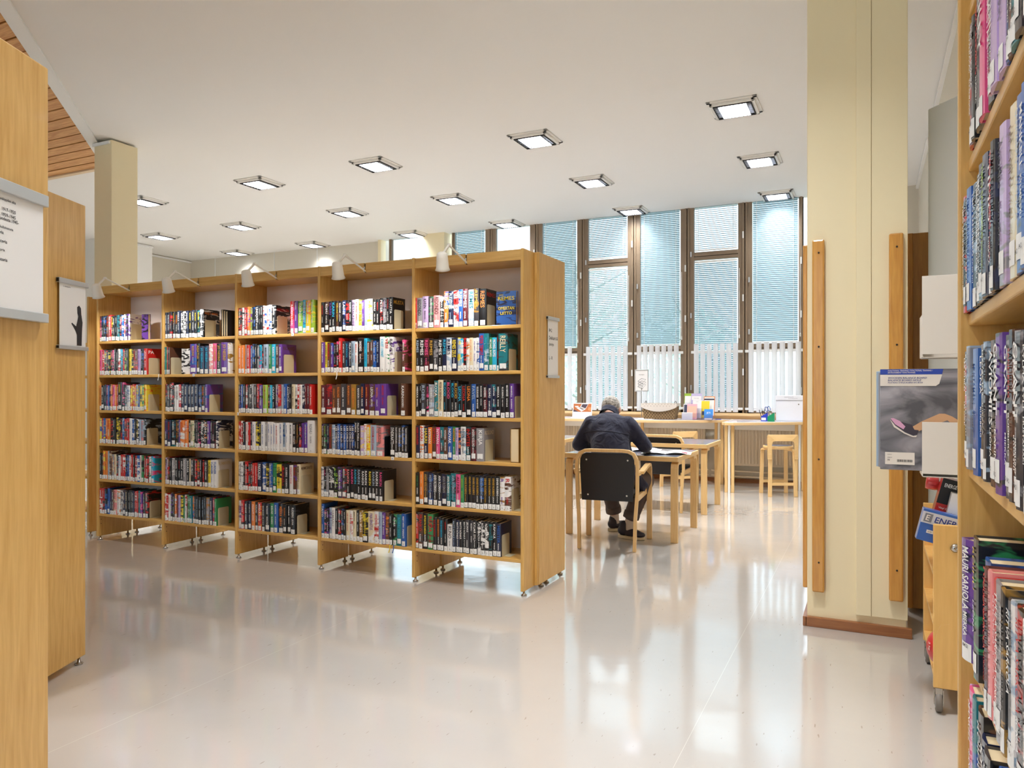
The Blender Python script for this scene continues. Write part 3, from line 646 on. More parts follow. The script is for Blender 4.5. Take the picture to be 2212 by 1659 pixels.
# sign holder on the end panel
def sign_holder(name, label, loc, rz, w_, h_, lines, bar=.03, tilt=0):
    """paper sign between two aluminium rails; local x = width, faces -y"""
    t = thing(name, label, 'sign', loc, rz)
    for z0, z1 in ((h_ - bar, h_), (0, bar * .8)):
        MB().box(-w_ / 2 - .012, w_ / 2 + .012, -.016, 0, z0, z1, ALU).build('rail', t, bevel=.002)
        for s in (-1, 1): B('rail_cap', t, s * (w_ / 2 + .012) - .002, s * (w_ / 2 + .012) + .002, -.013, -.002, z0 + .003, z1 - .003, DARK)
    B('paper', t, -w_ / 2, w_ / 2, -.008, -.006, bar * .5, h_ - bar * .5, PAPER)
    mb = MB()
    for (s, x, z, H) in lines: put_text(mb, s, mat('print_black', (40, 40, 44), .6), (x, -.0085, z), (1, 0, 0), (0, 0, 1), H=H)
    if mb.v: mb.build('lettering', t)
    return t
sign_holder('shelf_sign', 'small white genre sign in aluminium rails on the bookcase end panel', (-1.889, 4.53, 1.345), math.pi / 2, .17, .40,
    [('84.2', -.07, .30, .022), ('Dekkarit &', -.07, .25, .024), ('jännitys', -.07, .205, .024), ('L - R', -.07, .12, .022)], .022)
# clip-on shelf lamps
def shelf_lamp(x, label, hy, hz):
    t = thing('shelf_lamp', label, 'lamp', (x, BY - .002, 2.105), 0, 'white clip-on lamps above the shelves')
    e = Vector((-.012, hy - BY, hz - 2.105)) ; j1 = Vector((0, (hy - BY) * .78, .045))
    MB().tube([(0, .01, -.03), (0, -.012, -.02), j1], .006, LAMPW, 8).build('arm', t)
    MB().tube([j1, e + Vector((0, 0, .035))], .008, LAMPW, 8).lathe([(0, -.012), (.011, -.008), (.011, .008), (0, .012)], LAMPW, 10, Matrix.Translation(j1) @ Matrix.Rotation(math.pi / 2, 4, 'Y')).build('joint', t)
    B('bracket', t, -.004, .004, -.004, .010, -.035, .0, STEEL)
    M = Matrix.Translation(e) @ Matrix.Rotation(math.radians(22), 4, 'X') @ Matrix.Rotation(math.radians(10), 4, 'Y')
    MB().lathe([(0, .05), (.020, .049), (.031, .040), (.034, .02), (.039, -.045), (.046, -.06), (.044, -.06), (.037, -.045), (.030, .02), (.018, .042), (0, .044)], LAMPW, 24, M).build('lamp_shade', t)
    bt = MB().lathe([(0, .0), (.016, -.004), (.022, -.02), (.016, -.034), (0, -.040)], mat('bulb_glow', (255, 244, 225), .4, emit=(255, 240, 220), es=6), 12, M); bt.build('bulb', t)
    L = bpy.data.lights.new('bulb_light', 'SPOT'); L.energy = SPOT_W; L.spot_size = math.radians(125); L.spot_blend = .5; L.shadow_soft_size = .02; L.color = (1, .97, .93)
    o = bpy.data.objects.new('bulb_light', L); COL.objects.link(o); o.parent = t; o.matrix_local = M @ Matrix.Translation((0, 0, -.045))
bn = ['far-left bay', 'second bay from left', 'middle bay', 'fourth bay', 'rightmost bay']
for i in range(5):
    shelf_lamp((DIV_X[i] + DIV_X[i + 1]) / 2 + .004, 'white cup-shaped clip-on lamp above the %s' % bn[i], 3.87, 2.05)

# ---------------------------------------------------------------- books on it
YB = BY + .014
STUFF = MB(); n_books = 0
def heights(hm, rr): return {'+': .234, '-': .178}.get(hm, .212) + rr.uniform(-.006, .005)
_st = (STUFF, STUFF, STUFF, STUFF)
def row(bay, sh, spec, extra=False, k0=0):
    p0, p1, s = spec; bs = parse(s); rr = random.Random(bay * 10 + sh + (100 if extra else 0))
    x0, x1 = onY(p0, YB), onY(p1, YB); lim = DIV_X[bay - 1] + TH / 2 + .002; x0 = max(x0, lim); x1 = min(x1, DIV_X[bay] - TH / 2 - .002)
    tot = sum(b[2] for b in bs); x = x0; z = SHELF_Z[sh - 1] + .0006
    for i, (a, b_, wd, hm, tx, tc) in enumerate(bs):
        w_ = (x1 - x0) * wd / tot; h = heights(hm, rr) * (1 if sh != 1 or bay != 5 or hm else .96); dp = .150 + rr.uniform(-.008, .008); dy = rr.uniform(-.004, .004)
        last = i == len(bs) - 1 and not extra
        sd = SIDE_TXT.get((bay, sh)) if last else None
        if bay >= 4:
            col = CN[a]; lt = CN.get(tc, 'white')
            where = 'from left, %s shelf, %s' % (SHN[sh - 1], bn[bay - 1])
            pl = ORD[i + k0]
            deco = {'+': 'tall ', '-': 'short '}.get(hm, '')
            lab = '%s%s book, %s lettering, %s %s' % (deco, col if not b_ else col + ' and ' + CN[b_], lt, pl, where)
            t = thing('book', lab, 'book', (x + .0003, YB + dy, z), 0, 'crime novels on the %s shelf of the %s' % (SHN[sh - 1], bn[bay - 1]))
            mk_book(t, w_ - .0006, dp, h, a, b_, tx, tc, rr.random(), side=sd)
        else:
            book_shapes(w_ - .0006, dp, h, a, b_, tx, tc, rr.random(), o=(x + .0003, YB + dy, z), mbs=_st, side=sd)
        x += w_
    return x
for (bay, sh), spec in ROWS.items():
    xe = row(bay, sh, spec); kk = len(parse(spec[2]))
    if (bay, sh) in EXTRA and (bay, sh) not in ((2, 1), (5, 4), (1, 1)):
        row(bay, sh, EXTRA[(bay, sh)], True, kk)
    if (bay, sh) in BEND_PX:
        xw = DIV_X[bay] - TH / 2
        if xe + .004 < xw:
            t = thing('bookend', 'beige steel bookend on the %s shelf of the %s' % (SHN[sh - 1], bn[bay - 1]), 'bookend', (xe + .001, YB + .012, SHELF_Z[sh - 1] + .0006), 0, 'beige steel bookends')
            mb = MB(); q = []
            for (cy, cz, a0) in ((.105 - .012, .135 - .012, 0), (.012, .135 - .012, 90)):
                q += [(cy + .012 * math.cos(math.radians(a0 + k * 22.5)), cz + .012 * math.sin(math.radians(a0 + k * 22.5))) for k in range(5)]
            q += [(0, 0), (.105, 0)]
            M = Matrix(((0, 0, 1, 0), (1, 0, 0, 0), (0, 1, 0, 0), (0, 0, 0, 1)))
            e = BEND if (bay, sh) not in ((4, 4),) else BLACKP
            mb.prism(q, 0, .0015, e, M); mb.build('plate', t)
            ww = min(.05, xw - xe - .004)
            if ww > .004: B('base', t, .0016, ww, .02, .095, 0, .0012, e)
o_ = STUFF.build('books', None, kind='stuff'); o_['label'] = 'hundreds of library-stickered crime novels in the three left bays'; o_['category'] = 'books'

def single(loc, rz, w_, d, h, a, b_, label, group, front=(), tx='', tc='w', tilt=0):
    t = thing('book', label, 'book', loc, rz, group); mk_book(t, w_, d, h, a, b_, tx, tc, 5); t.rotation_euler = (0, tilt, rz)
    if front:
        mb = MB()
        for (s, y, z, H, c, L) in front: put_text(mb, s, ink(c), (w_ + .0006, y, z), (0, 1, 0), (0, 0, 1), H=H, L=L, center=True)
        mb.build('cover_lettering', t)
    return t
G1 = 'books standing apart from the rows'
xx = onY(1076, YB + .05)
single((xx, YB + .055, SHELF_Z[0] + .001), -math.pi / 2, .03, .138, .212, 'b', 'n', 'blue thriller shown cover-out with yellow title, top shelf of rightmost bay', G1,
   (('ILKKA', .035, .185, .008, 'y', None), ('REMES', .069, .155, .024, 'y', .118), ('OMERTAN', .069, .095, .021, 'y', .11), ('LIITTO', .069, .065, .019, 'y', .08)))
# books lying back to front: the page edges face us
def fore_edge(x, bay, sh, n_, label, cov='i', w_=.03, h=.2):
    for k in range(n_):
        t = thing('book', label[k], 'book', (x + k * (w_ + .002) + w_, YB + .155, SHELF_Z[sh - 1] + .001), math.pi, G1)
        mk_book(t, w_, .145, h - .006 * k, cov, '', '', 'k', 3)
fore_edge(onY(476, YB), 2, 1, 3, ['cream page-edge of the first reversed book, top shelf, second bay', 'second reversed book showing page edges, top shelf, second bay', 'third reversed book showing page edges, top shelf, second bay'], 'k', .02, .205)
fore_edge(onY(1101, YB), 5, 4, 1, ['thick yellowed paperback turned page-edges out, fourth shelf of rightmost bay'], 'j', .058, .21)
xx = onY(312, YB + .03)
single((xx, YB + .03, SHELF_Z[0] + .001), -math.pi / 2, .025, .075, .205, 'v', 'k', 'purple cover-out book at the right of the top shelf, far-left bay', G1)
xx = onY(397, YB + .03)
single((xx, YB + .03, SHELF_Z[1] + .001), -math.pi / 2, .02, .095, .2, 'w', 'k', 'white book with black pattern shown cover-out, second shelf, second bay', G1)
# ribbons and dangling tags
for (px, z, c, lab) in ((728, SHELF_Z[1], 'w', 'white bookmark ribbon hanging over the second shelf, fourth bay'), (842, SHELF_Z[5], 'y', 'yellow bookmark ribbon hanging from the lowest shelf, fourth bay'), (850, SHELF_Z[5], 'b', 'blue bookmark ribbon hanging from the lowest shelf, fourth bay'), (343, SHELF_Z[1], 'w', 'white bookmark ribbon hanging over the second shelf, second bay')):
    x = onY(px, BY); t = MB().bar([(x, BY + .012, z + .003), (x, BY - .001, z + .001), (x + .003, BY - .004, z - .02), (x - .006, BY - .004, z - .048)], .003, .0006, ink(c)).build('bookmark_ribbon'); t['label'] = lab; t['category'] = 'ribbon'
for (px, z, s, bi) in ((512, SHELF_Z[2], 'third', 'middle bay'), (847, SHELF_Z[3], 'fourth', 'fourth bay'), (631, SHELF_Z[0], 'top', 'middle bay'), (417, SHELF_Z[1], 'second', 'second bay')):
    x = onY(px, BY); t = thing('shelf_tag', 'small white letter tag clipped to the %s shelf edge, %s' % (s, bi), 'tag', (x, BY + .006, z - .018)); B('card', t, -.011, .011, -.002, 0, 0, .022, PAPER)
    mb = MB(); put_text(mb, 'R', ink('d'), (0, -.0024, .005), (1, 0, 0), (0, 0, 1), H=.010, center=True); mb.build('lettering', t)

# ---------------------------------------------------------------- right-hand bookcase, very near
YE = 1.652
rb = thing('bookcase', 'tall pine bookcase at the right edge, nearest to the viewer', 'bookcase', (0, 0, 0))
B('side_panel', rb, .151, X1 - .012, YE, YE + TH, .03, TOPZ, WOOD, .004); B('side_panel', rb, .151, X1 - .012, .62, .62 + TH, .03, TOPZ, WOOD, .004)
for k, z in RSHELF_Z.items(): B('shelf', rb, RX, X1 - .03, .62 + TH, YE - .0005, z - .022, z, WOODY, .003)
B('back_panel', rb, X1 - .022, X1 - .014, .62 + TH, YE - .0005, .15, 2.1, BACKP)
B('canopy', rb, RX, X1 - .03, .62 + TH, YE - .0005, 2.09, 2.11, WOODY)
foot(rb, .19, YE + .011); foot(rb, .47, YE + .011); foot(rb, .19, .63); foot(rb, .47, .63)
mb = MB()
for z in [.995, .955, 1.09, 1.06, 1.37, .60, .64]:
    M = Matrix.Translation((.235, YE - .0008, z)) @ Matrix.Rotation(math.pi / 2, 4, 'X')
    mb.lathe([(0, .001), (.0035, .001), (.0042, .0025), (.0055, .0025), (.0055, 0)], STEEL, 12, M); mb.lathe([(0, .0028), (.0036, .0028), (.0036, .001)], DARK, 12, M)
mb.build('peg_holes', rb, kind='stuff')
RN = ['', 'first visible', 'second visible', 'third visible', 'fourth visible', 'lowest visible']
for sh, (p0, p1, s) in RROWS.items():
    bs = parse(s); rr = random.Random(500 + sh); tot = sum(b[2] for b in bs); z = RSHELF_Z[sh] + .0006; FX = RX - .004
    acc = 0; px = p0
    for i, (a, b_, wd, hm, tx, tc) in enumerate(bs):
        q0 = p0 + (p1 - p0) * acc / tot; acc += wd; q1 = p0 + (p1 - p0) * acc / tot
        ya, yb = onX(q0, FX), onX(q1, FX); ya = min(ya, YE - .001); w_ = ya - yb
        h = heights(hm, rr) + .006; fx = FX + rr.uniform(-.003, .004)
        lab = '%s%s book, %s lettering, %s from the far end, %s shelf, right-edge bookcase' % ({'+': 'tall ', '-': 'short '}.get(hm, ''), CN[a], CN.get(tc, 'white'), ORD[i], RN[sh])
        rz_ = -math.pi / 2; dp_ = .16 + rr.uniform(-.01, .01)
        if sh == 4 and i == 0: rz_ = math.radians(-70); fx, ya, w_ = .150, 1.585, .046
        elif w_ > .056: ya = yb + .055; w_ = .055
        t = thing('book', lab, 'book', (fx, ya - .0004, z), rz_, 'near books on the %s shelf of the right-edge bookcase' % RN[sh])
        mk_book(t, w_ - .0008, dp_, h, a, b_, tx, tc, rr.random(), textfine=True)
# ---------------------------------------------------------------- left bookcases, ends towards us
def left_case(px, d, label):
    x, y = W(px, d); rz = math.radians(24.0)      # local y runs away from us along the panel, local -x runs behind it
    t = thing('bookcase', label, 'bookcase', (x, y, 0), rz)
    L = 1.9
    B('end_panel', t, -.024, 0, -.66, 0, .035, 2.13, WOOD, .004)
    B('end_panel', t, -L, -L + .024, -.66, 0, .035, 2.13, WOOD, .004)
    for z in [.225] + SHELF_Z[:5] + [2.10]:
        B('shelf', t, -L + .024, -.0245, -.33, -.01, z - .022, z, WOODX); B('shelf', t, -L + .024, -.0245, -.65, -.335, z - .022, z, WOODX)
    B('back_panel', t, -L + .024, -.0245, -.334, -.331, .2, 2.1, BACKP)
    for yy in (-.03, -.3, -.36, -.63): foot(t, -.014, yy); foot(t, -L + .012, yy)
    return t, x, y, rz
t1, xa, ya, rz = left_case(105, 1.985, 'pine bookcase end at the left edge with the big history sign')
t2, xb, yb, rz = left_case(185, 3.481, 'pine bookcase end at left, behind the nearest one, with hand poster')
def on_panel(x, y, rz, s, out): # s metres back along panel from its right edge (towards viewer)
    c, n_ = math.cos(rz), math.sin(rz); return (x + out * c + s * n_, y + out * n_ - s * c)
# near sign: paper px ~ -250..83, rails to 95, z from px rows at d ~1.95
p = on_panel(xa, ya, rz, .23, .004)
sign_holder('shelf_sign', 'large history section sign in aluminium rails on the leftmost bookcase end', (p[0], p[1], 1.45), math.pi / 2 + rz, .38, .333,
   [(s, .0, .333 - .052 - q, .0085) for s, q in zip(SIGN_TXT[:9], (0, .023, .036, .046, .068, .080, .101, .123, .145))], .03)
p = on_panel(xb, yb, rz, .115, .004)
ps = sign_holder('shelf_sign', 'audiobook poster with black gloved hand on the second bookcase end', (p[0], p[1], 1.452), math.pi / 2 + rz, .19, .314, [('H   ÄÄNIKIRJASTO', -.07, .275, .007)], .022)
HB = mat('glove_black', (24, 26, 32), .4)
mb = MB(); k = .0092
mb.add([(x - .022, -k, z * .86) for x, z in [(.050, .025), (.085, .025), (.088, .10), (.092, .15), (.083, .19), (.080, .225), (.066, .238), (.052, .228), (.054, .195), (.060, .18), (.052, .15), (.044, .125), (.014, .142), (.008, .137), (.026, .118), (.040, .10), (.050, .08)]],
    [(0, 1, 2, 16), (16, 2, 15), (2, 3, 11, 15), (15, 11, 12, 14), (14, 12, 13), (3, 4, 10, 11), (4, 5, 9, 10), (5, 6, 7, 8), (5, 8, 9)], HB)
mb.build('hand_picture', ps)
# a further bookcase beyond, only its end strip showing
t3 = thing('bookcase', 'dim bookcase end strip left of the long bookcase', 'bookcase', (-6.02, 4.22, 0))
B('side_panel', t3, -.10, -.078, 0, .32, .03, 2.07, WOOD, .004); B('side_panel', t3, -.9, -.878, 0, .32, .03, 2.07, WOOD)
for z in SHELF_Z: B('shelf', t3, -.878, -.10, .01, .31, z - .022, z, WOODX)
foot(t3, -.089, .03); foot(t3, -.089, .29); foot(t3, -.889, .03); foot(t3, -.889, .29)

# ---------------------------------------------------------------- objects at right: wood case, grey cupboard, pockets, trolley
t = thing('bookcase', 'dark oak cabinet end standing behind the cream pillar', 'cabinet', (.19, 4.84, 0))
B('side_panel', t, 0, .33, 0, .03, .02, 2.165, DKWOOD, .003); B('edge', t, 0, .028, -.012, -.0005, .02, 2.165, DKWOOD, .004); B('body', t, .0, .33, .031, .60, .02, 2.14, DKWOOD)
xg, yg = W(2004, 4.0); xg2, yg2 = W(2100, 3.72); ag = math.atan2(yg2 - yg, xg2 - xg)
t = thing('tall_cabinet', 'tall light grey metal cabinet above the white pockets by the right wall', 'cabinet', (xg, yg, 0), 0)
Lg = math.hypot(xg2 - xg, yg2 - yg)
M = Matrix.Rotation(ag, 4, 'Z')
mb = MB(); q = [(0, 0), (Lg - .04, 0), (Lg - .04, .09), (.035, .09), (0, .06)]; mb.prism(q, .02, 2.775, GREYP, M); mb.build('door', t, bevel=.006)
mb = MB().box(.0, Lg - .05, .002, .08, 0, .02, DARK, M); mb.build('plinth', t)
B('top_box', t, .14, .19, -.02, .03, 2.776, 2.85, mat('yellow_wood_box', (214, 186, 110), .5))
def pocket(z0, hfront, hside, label):
    t = thing('display_pocket', label, 'display pocket', (.186, 3.42, z0))
    WP = mat('pocket_white', (226, 219, 210), .45)
    B('front_plate', t, 0, X1 - .186 - .002, 0, .004, 0, hfront, WP, .001)
    B('left_side', t, 0, .004, .0045, .16, -.012, hside, WP, .001)
    B('bottom', t, .004, X1 - .188, .0045, .16, -.014, -.010, WP); B('back_plate', t, .004, X1 - .188, .156, .16, -.010, hside, WP)
    return t
pocket(1.415, .315, .16, 'white metal display pocket on the right wall, the higher and empty one')
pocket(.935, .208, .02, 'lower white metal display pocket holding the balance board box')
# balance board box in the lower pocket
bx, by, bz = .035, 3.430, .945
t = thing('game_box', 'grey balance-board carton with sneaker picture in the lower white pocket', 'box', (bx, by, bz))
BM = mat('carton_grey', (120, 122, 132), .35, coat=.4); b_ = BM.node_tree.nodes['Principled BSDF']
tc = nd(BM, 'ShaderNodeTexCoord'); mp = nd(BM, 'ShaderNodeMapping'); mp.inputs['Scale'].default_value = (3, 1, 6); mp.inputs['Rotation'].default_value = (0, .5, 0); n_ = nd(BM, 'ShaderNodeTexNoise', Scale=1.6, Detail=4.0, Distortion=.8)
lk(BM, tc.outputs['Object'], mp.inputs[0]); lk(BM, mp.outputs[0], n_.inputs['Vector']); rp = nd(BM, 'ShaderNodeValToRGB'); e = rp.color_ramp.elements
e[0].position, e[1].position = .36, .66; e[0].color = (*lin((78, 80, 88)), 1); e[1].color = (*lin((172, 168, 176)), 1); lk(BM, n_.outputs[0], rp.inputs[0]); lk(BM, rp.outputs[0], b_.inputs['Base Color'])
B('carton', t, 0, .40, 0, .06, 0, .412, BM, .002)
mb = MB(); f = -.0008; BL = mat('print_blue', (36, 68, 168), .4); WP_ = mat('print_offwhite', (228, 220, 212), .4)
mb.add([(0, f, .39), (.222, f, .39), (.226, f, .411), (0, f, .411)], [(0, 1, 2, 3)], BL)
mb.add([(0, f, .343), (.200, f, .343), (.212, f, .352), (.222, f, .389), (0, f, .389)], [(0, 1, 2, 3, 4)], WP_)
put_text(mb, SIGN_TXT[18] if False else 'FUNCTIONAL TRAINING / FUNCTIONAL TRAINING /', WP_, (.028, f * 2, .4025), (1, 0, 0), (.2, 0, 1), L=.16, H=.0055)
put_text(mb, 'ENTRAINEMENT FONCTIONNEL', WP_, (.028, f * 2, .3945), (1, 0, 0), (.2, 0, 1), L=.10, H=.0055)
for s, z, L in (('WOODEN BALANCE BOARD', .372, .14), ('BALANCE BOARD HOLZ', .3625, .12), ("PLATEAU D'ÉQUILIBRE EN BOIS", .353, .165)):
    put_text(mb, s, mat('print_navy', (52, 62, 130), .4), (.028, f * 2, z), (1, 0, 0), (.2, 0, 1), L=L, H=.0075)
mb.build('banner', t)
mb = MB(); SKN = mat('print_skin', (206, 160, 120), .4); g2 = f * 1.2
mb.add([(.118, g2, .178), (.150, g2, .200), (.212, g2, .232), (.232, g2, .232), (.256, g2, .222), (.295, g2, .195), (.300, g2, .175), (.27, g2, .180), (.240, g2, .206), (.19, g2, .185), (.14, g2, .160), (.128, g2, .160)],
   [(0, 1, 9, 10, 11), (1, 2, 3, 8, 9), (3, 4, 7, 8), (4, 5, 6, 7)], SKN)
mb.build('leg_picture', t)
mb = MB(); g3 = f * 1.6
mb.add([(.038, g3, .210), (.048, g3, .212), (.072, g3, .198), (.098, g3, .190), (.115, g3, .186), (.124, g3, .166), (.140, g3, .164), (.134, g3, .146), (.12, g3, .142), (.09, g3, .156), (.055, g3, .182)],
   [(0, 1, 2, 10), (2, 3, 9, 10), (3, 4, 5, 8, 9), (5, 6, 7, 8)], mat('print_shoe', (58, 52, 66), .4))
mb.add([(.038, g3 * 1.1, .210), (.048, g3 * 1.1, .212), (.072, g3 * 1.1, .200), (.092, g3 * 1.1, .178), (.085, g3 * 1.1, .166), (.055, g3 * 1.1, .186)], [(0, 1, 2, 3, 4, 5)], mat('print_pink', (214, 160, 196), .4))
mb.add([(.036, g3, .206), (.055, g3, .181), (.09, g3, .154), (.12, g3, .140), (.134, g3, .143), (.130, g3, .136), (.118, g3, .136), (.088, g3, .149), (.05, g3, .175)], [(0, 1, 8), (1, 2, 7, 8), (2, 3, 6, 7), (3, 4, 5, 6)], WP_)
mb.build('sneaker_picture', t)
mb = MB(); mb.add([(.018, g2, .022), (.125, g2, .022), (.125, g2, .072), (.018, g2, .072)], [(0, 1, 2, 3)], WP_)
x = .062
while x < .115: q = R.choice([.0012, .0022]); mb.add([(x, g2 * 1.4, .033), (x + q, g2 * 1.4, .033), (x + q, g2 * 1.4, .043), (x, g2 * 1.4, .043)], [(0, 1, 2, 3)], ink('k')); x += q + .0014
put_text(mb, '79', ink('d'), (.026, g2 * 1.4, .036), (1, 0, 0), (0, 0, 1), H=.007); put_text(mb, 'AINEISTO', ink('d'), (.026, g2 * 1.4, .049), (1, 0, 0), (0, 0, 1), H=.003); put_text(mb, 'LAINAUS', ink('d'), (.026, g2 * 1.4, .061), (1, 0, 0), (0, 0, 1), H=.003)
mb.build('barcode_label', t)
for k, (c, dx, dn) in enumerate((('s', -.014, 'pale blue flat box just behind the balance-board carton'), ('e', -.006, 'grey flat box between the carton and the pale blue one'))):
    t = thing('game_box', dn, 'box', (bx + dx, by + .062 + .022 * (1 - k), bz + .003)); B('carton', t, 0, .38, 0, .020, 0, .402 - .006 * k, cover_mat(c), .002)
# trolley
tx0, tyn, tyf = .222, 3.37, 3.98
PLYB = grain('trolley_birch', (232, 186, 112), (214, 164, 88), 'z', rings=.2, scale=.6)
t = thing('book_trolley', 'birch trolley with metal hook on castors under the white pockets', 'trolley', (tx0, tyn, 0))
wT = X1 - .02 - tx0
B('end_board', t, 0, wT, 0, .018, .098, .742, PLYB, .003); B('end_board', t, 0, wT, tyf - tyn, tyf - tyn + .018, .098, .742, PLYB, .003)
for z in (.13, .33, .53): B('shelf', t, .002, wT, .0185, tyf - tyn - .0005, z, z + .016, PLYB, .002)
B('back_board', t, wT - .012, wT - .001, .019, tyf - tyn - .001, .146, .70, PLYB)
def castor(x, y):
    c = MB(); c.box(-.012, .012, -.018, .018, .072, .097, STEEL)
    for s in (-.017, .014): c.box(s, s + .003, -.012, .020, .03, .09, STEEL)
    c.build('castor_fork', t, loc=(x, y, 0))
    M = Matrix.Rotation(math.pi / 2, 4, 'Y')
    MB().lathe([(.012, -.013), (.034, -.012), (.040, -.008), (.040, .008), (.034, .012), (.012, .013)], mat('tyre_grey', (120, 112, 104), .6), 24, Matrix.Translation((0, 0, .040)) @ M).lathe([(0, -.014), (.012, -.0142), (.014, -.0125), (.026, -.0128), (.026, -.012)], ALU, 20, Matrix.Translation((0, 0, .040)) @ M).lathe([(0, .014), (.012, .0142), (.026, .0128), (.026, .012)], ALU, 20, Matrix.Translation((0, 0, .040)) @ M).build('castor_wheel', t, loc=(x, y, 0))
for x in (.02, wT - .03):
    for y in (.02, tyf - tyn - .01): castor(x, y)
mb = MB().lathe([(0, 0), (.016, 0), (.017, .004), (.010, .010), (0, .010)], STEEL, 20, Matrix.Translation((.075, 0, .655)) @ Matrix.Rotation(math.pi / 2, 4, 'X'))
mb.tube([(.075, -.008, .655), (.078, -.030, .655), (.084, -.036, .668), (.10, -.034, .676), (.118, -.030, .676), (.13, -.028, .672)], [.006, .006, .006, .0055, .005, .005], STEEL, 10); mb.build('hook', t)
def carton(name, label, loc, w_, d, h, ry, paint, rx=0, rz=0, a='b', b2=''):
    t = thing(name, label, 'box', loc, rz); t.rotation_euler = (rx, ry, rz)
    B('carton', t, 0, w_, 0, d, 0, h, cover_mat(a, b2), .002)
    mb = MB(); paint(mb); mb.build('print', t); return t
def p1(mb):
    mb.add([(0, -.001, .072), (.22, -.001, .072), (.22, -.001, .118), (0, -.001, .118)], [(0, 1, 2, 3)], mat('print_silver', (196, 196, 204), .3))
    put_text(mb, 'ENERGETI', mat('print_navy2', (24, 48, 130), .4), (.046, -.0016, .082), (1, 0, 0), (.12, 0, 1), H=.024)
    mb.add([(.008, -.0014, .078), (.036, -.0014, .078), (.038, -.0014, .112), (.010, -.0014, .112)], [(0, 1, 2, 3)], mat('print_grey', (120, 120, 128), .3)); put_text(mb, 'E', WP_, (.014, -.0018, .084), (1, 0, 0), (.1, 0, 1), H=.022)
    mb.add([(.028, -.0014, .035), (.062, -.0014, .035), (.062, -.0014, .048), (.028, -.0014, .048)], [(0, 1, 2, 3)], WP_); put_text(mb, '10,90', ink('d'), (.032, -.0018, .038), (1, 0, 0), (0, 0, 1), H=.006)
carton('exercise_box', 'blue and silver exercise carton wedged aslant in the trolley', (.163, tyn + .022, .676), .27, .05, .128, math.radians(13), p1, rz=.05)
def p2(mb):
    mb.add([(0, -.001, .165), (.15, -.001, .165), (.15, -.001, .27), (0, -.001, .27)], [(0, 1, 2, 3)], ink('k')); put_text(mb, 'ENERGETICS', ink('w'), (.012, -.0016, .235), (1, 0, 0), (0, 0, 1), L=.07, H=.016); put_text(mb, 'Vinyl Dumbbell', ink('w'), (.012, -.0016, .142), (1, 0, 0), (0, 0, 1), H=.010)
    mb.bar([(.065, -.0016, .075), (.010, -.0016, .085)], .0016, .0003, ink('k'), up=(0, 0, 1)); mb.bar([(.03, -.0016, .10), (.010, -.0016, .085), (.026, -.0016, .068)], .0016, .0003, ink('k'), up=(.5, 0, .5))
carton('exercise_box', 'red and black dumbbell carton leaning upright in the trolley', (.203, tyn + .15, .650), .15, .09, .27, math.radians(14), p2, a='r')
def p3(mb):
    mb.add([(0, -.001, .02), (.03, -.001, .02), (.03, -.001, .1), (.015, -.001, .125), (0, -.001, .1)], [(0, 1, 2, 3, 4)], cover_mat('s')); put_text(mb, '84.2', ink('k'), (.05, -.0016, .03), (1, 0, 0), (0, 0, 1), H=.012)
carton('exercise_box', 'white and pale blue open carton leaning beside the red one', (.250, tyn + .080, .660), .11, .045, .205, math.radians(12), p3, a='w')
t = thing('dumbbell', 'translucent red dumbbell end poking out behind the red carton', 'dumbbell', (tx0 + .035, tyn + .29, .87)); t.rotation_euler = (0, math.radians(98), 0)
RED = mat('red_vinyl', (206, 62, 62), .3, coat=.5)
for zz in (-.02, .12): MB().lathe([(0, -.025), (.026, -.023), (.029, -.014), (.029, .014), (.026, .023), (0, .025)], RED, 8, Matrix.Translation((0, 0, zz))).build('weight', t)
MB().tube([(0, 0, .0), (0, 0, .1)], .012, RED, 10).build('grip', t)
for q, (y, z, r_, lab) in enumerate(((tyn + .09, .146, .085, 'red exercise ball with white lettering on the lowest trolley shelf'),)):
    t = thing('exercise_ball', lab, 'ball', (tx0 + .035 + .03, y, z + .001)); pr = [(r_ * math.sin(a), r_ - r_ * math.cos(a)) for a in np.linspace(0, math.pi, 14)]
    MB().lathe(pr, mat('ball_red', (196, 34, 40), .3, coat=.3), 28).build('ball', t)
    mb = MB(); put_text(mb, '3 kg', WP_, (-r_ * .93, -.052 + .02, r_ + .03), (0, 0, -1), (.4, -1, 0), L=.05, H=.016); mb.build('lettering', t)
t = thing('dark_case', 'small dark navy case edge on the upper trolley shelf', 'case', (tx0 + .012, tyn + .03, .547)); B('case', t, 0, .10, 0, .07, 0, .03, cover_mat('n'), .003)
t = thing('paper_sheet', 'white folded sheets hanging from the middle trolley shelf', 'paper', (tx0 + .006, tyn + .05, .27))
mb = MB(); mb.bar([(.05, 0, .085), (.02, 0, .078), (.008, 0, .05), (-.0, 0, .0)], .05, .001, PAPER, up=(0, 1, 0)); mb.build('sheet', t)
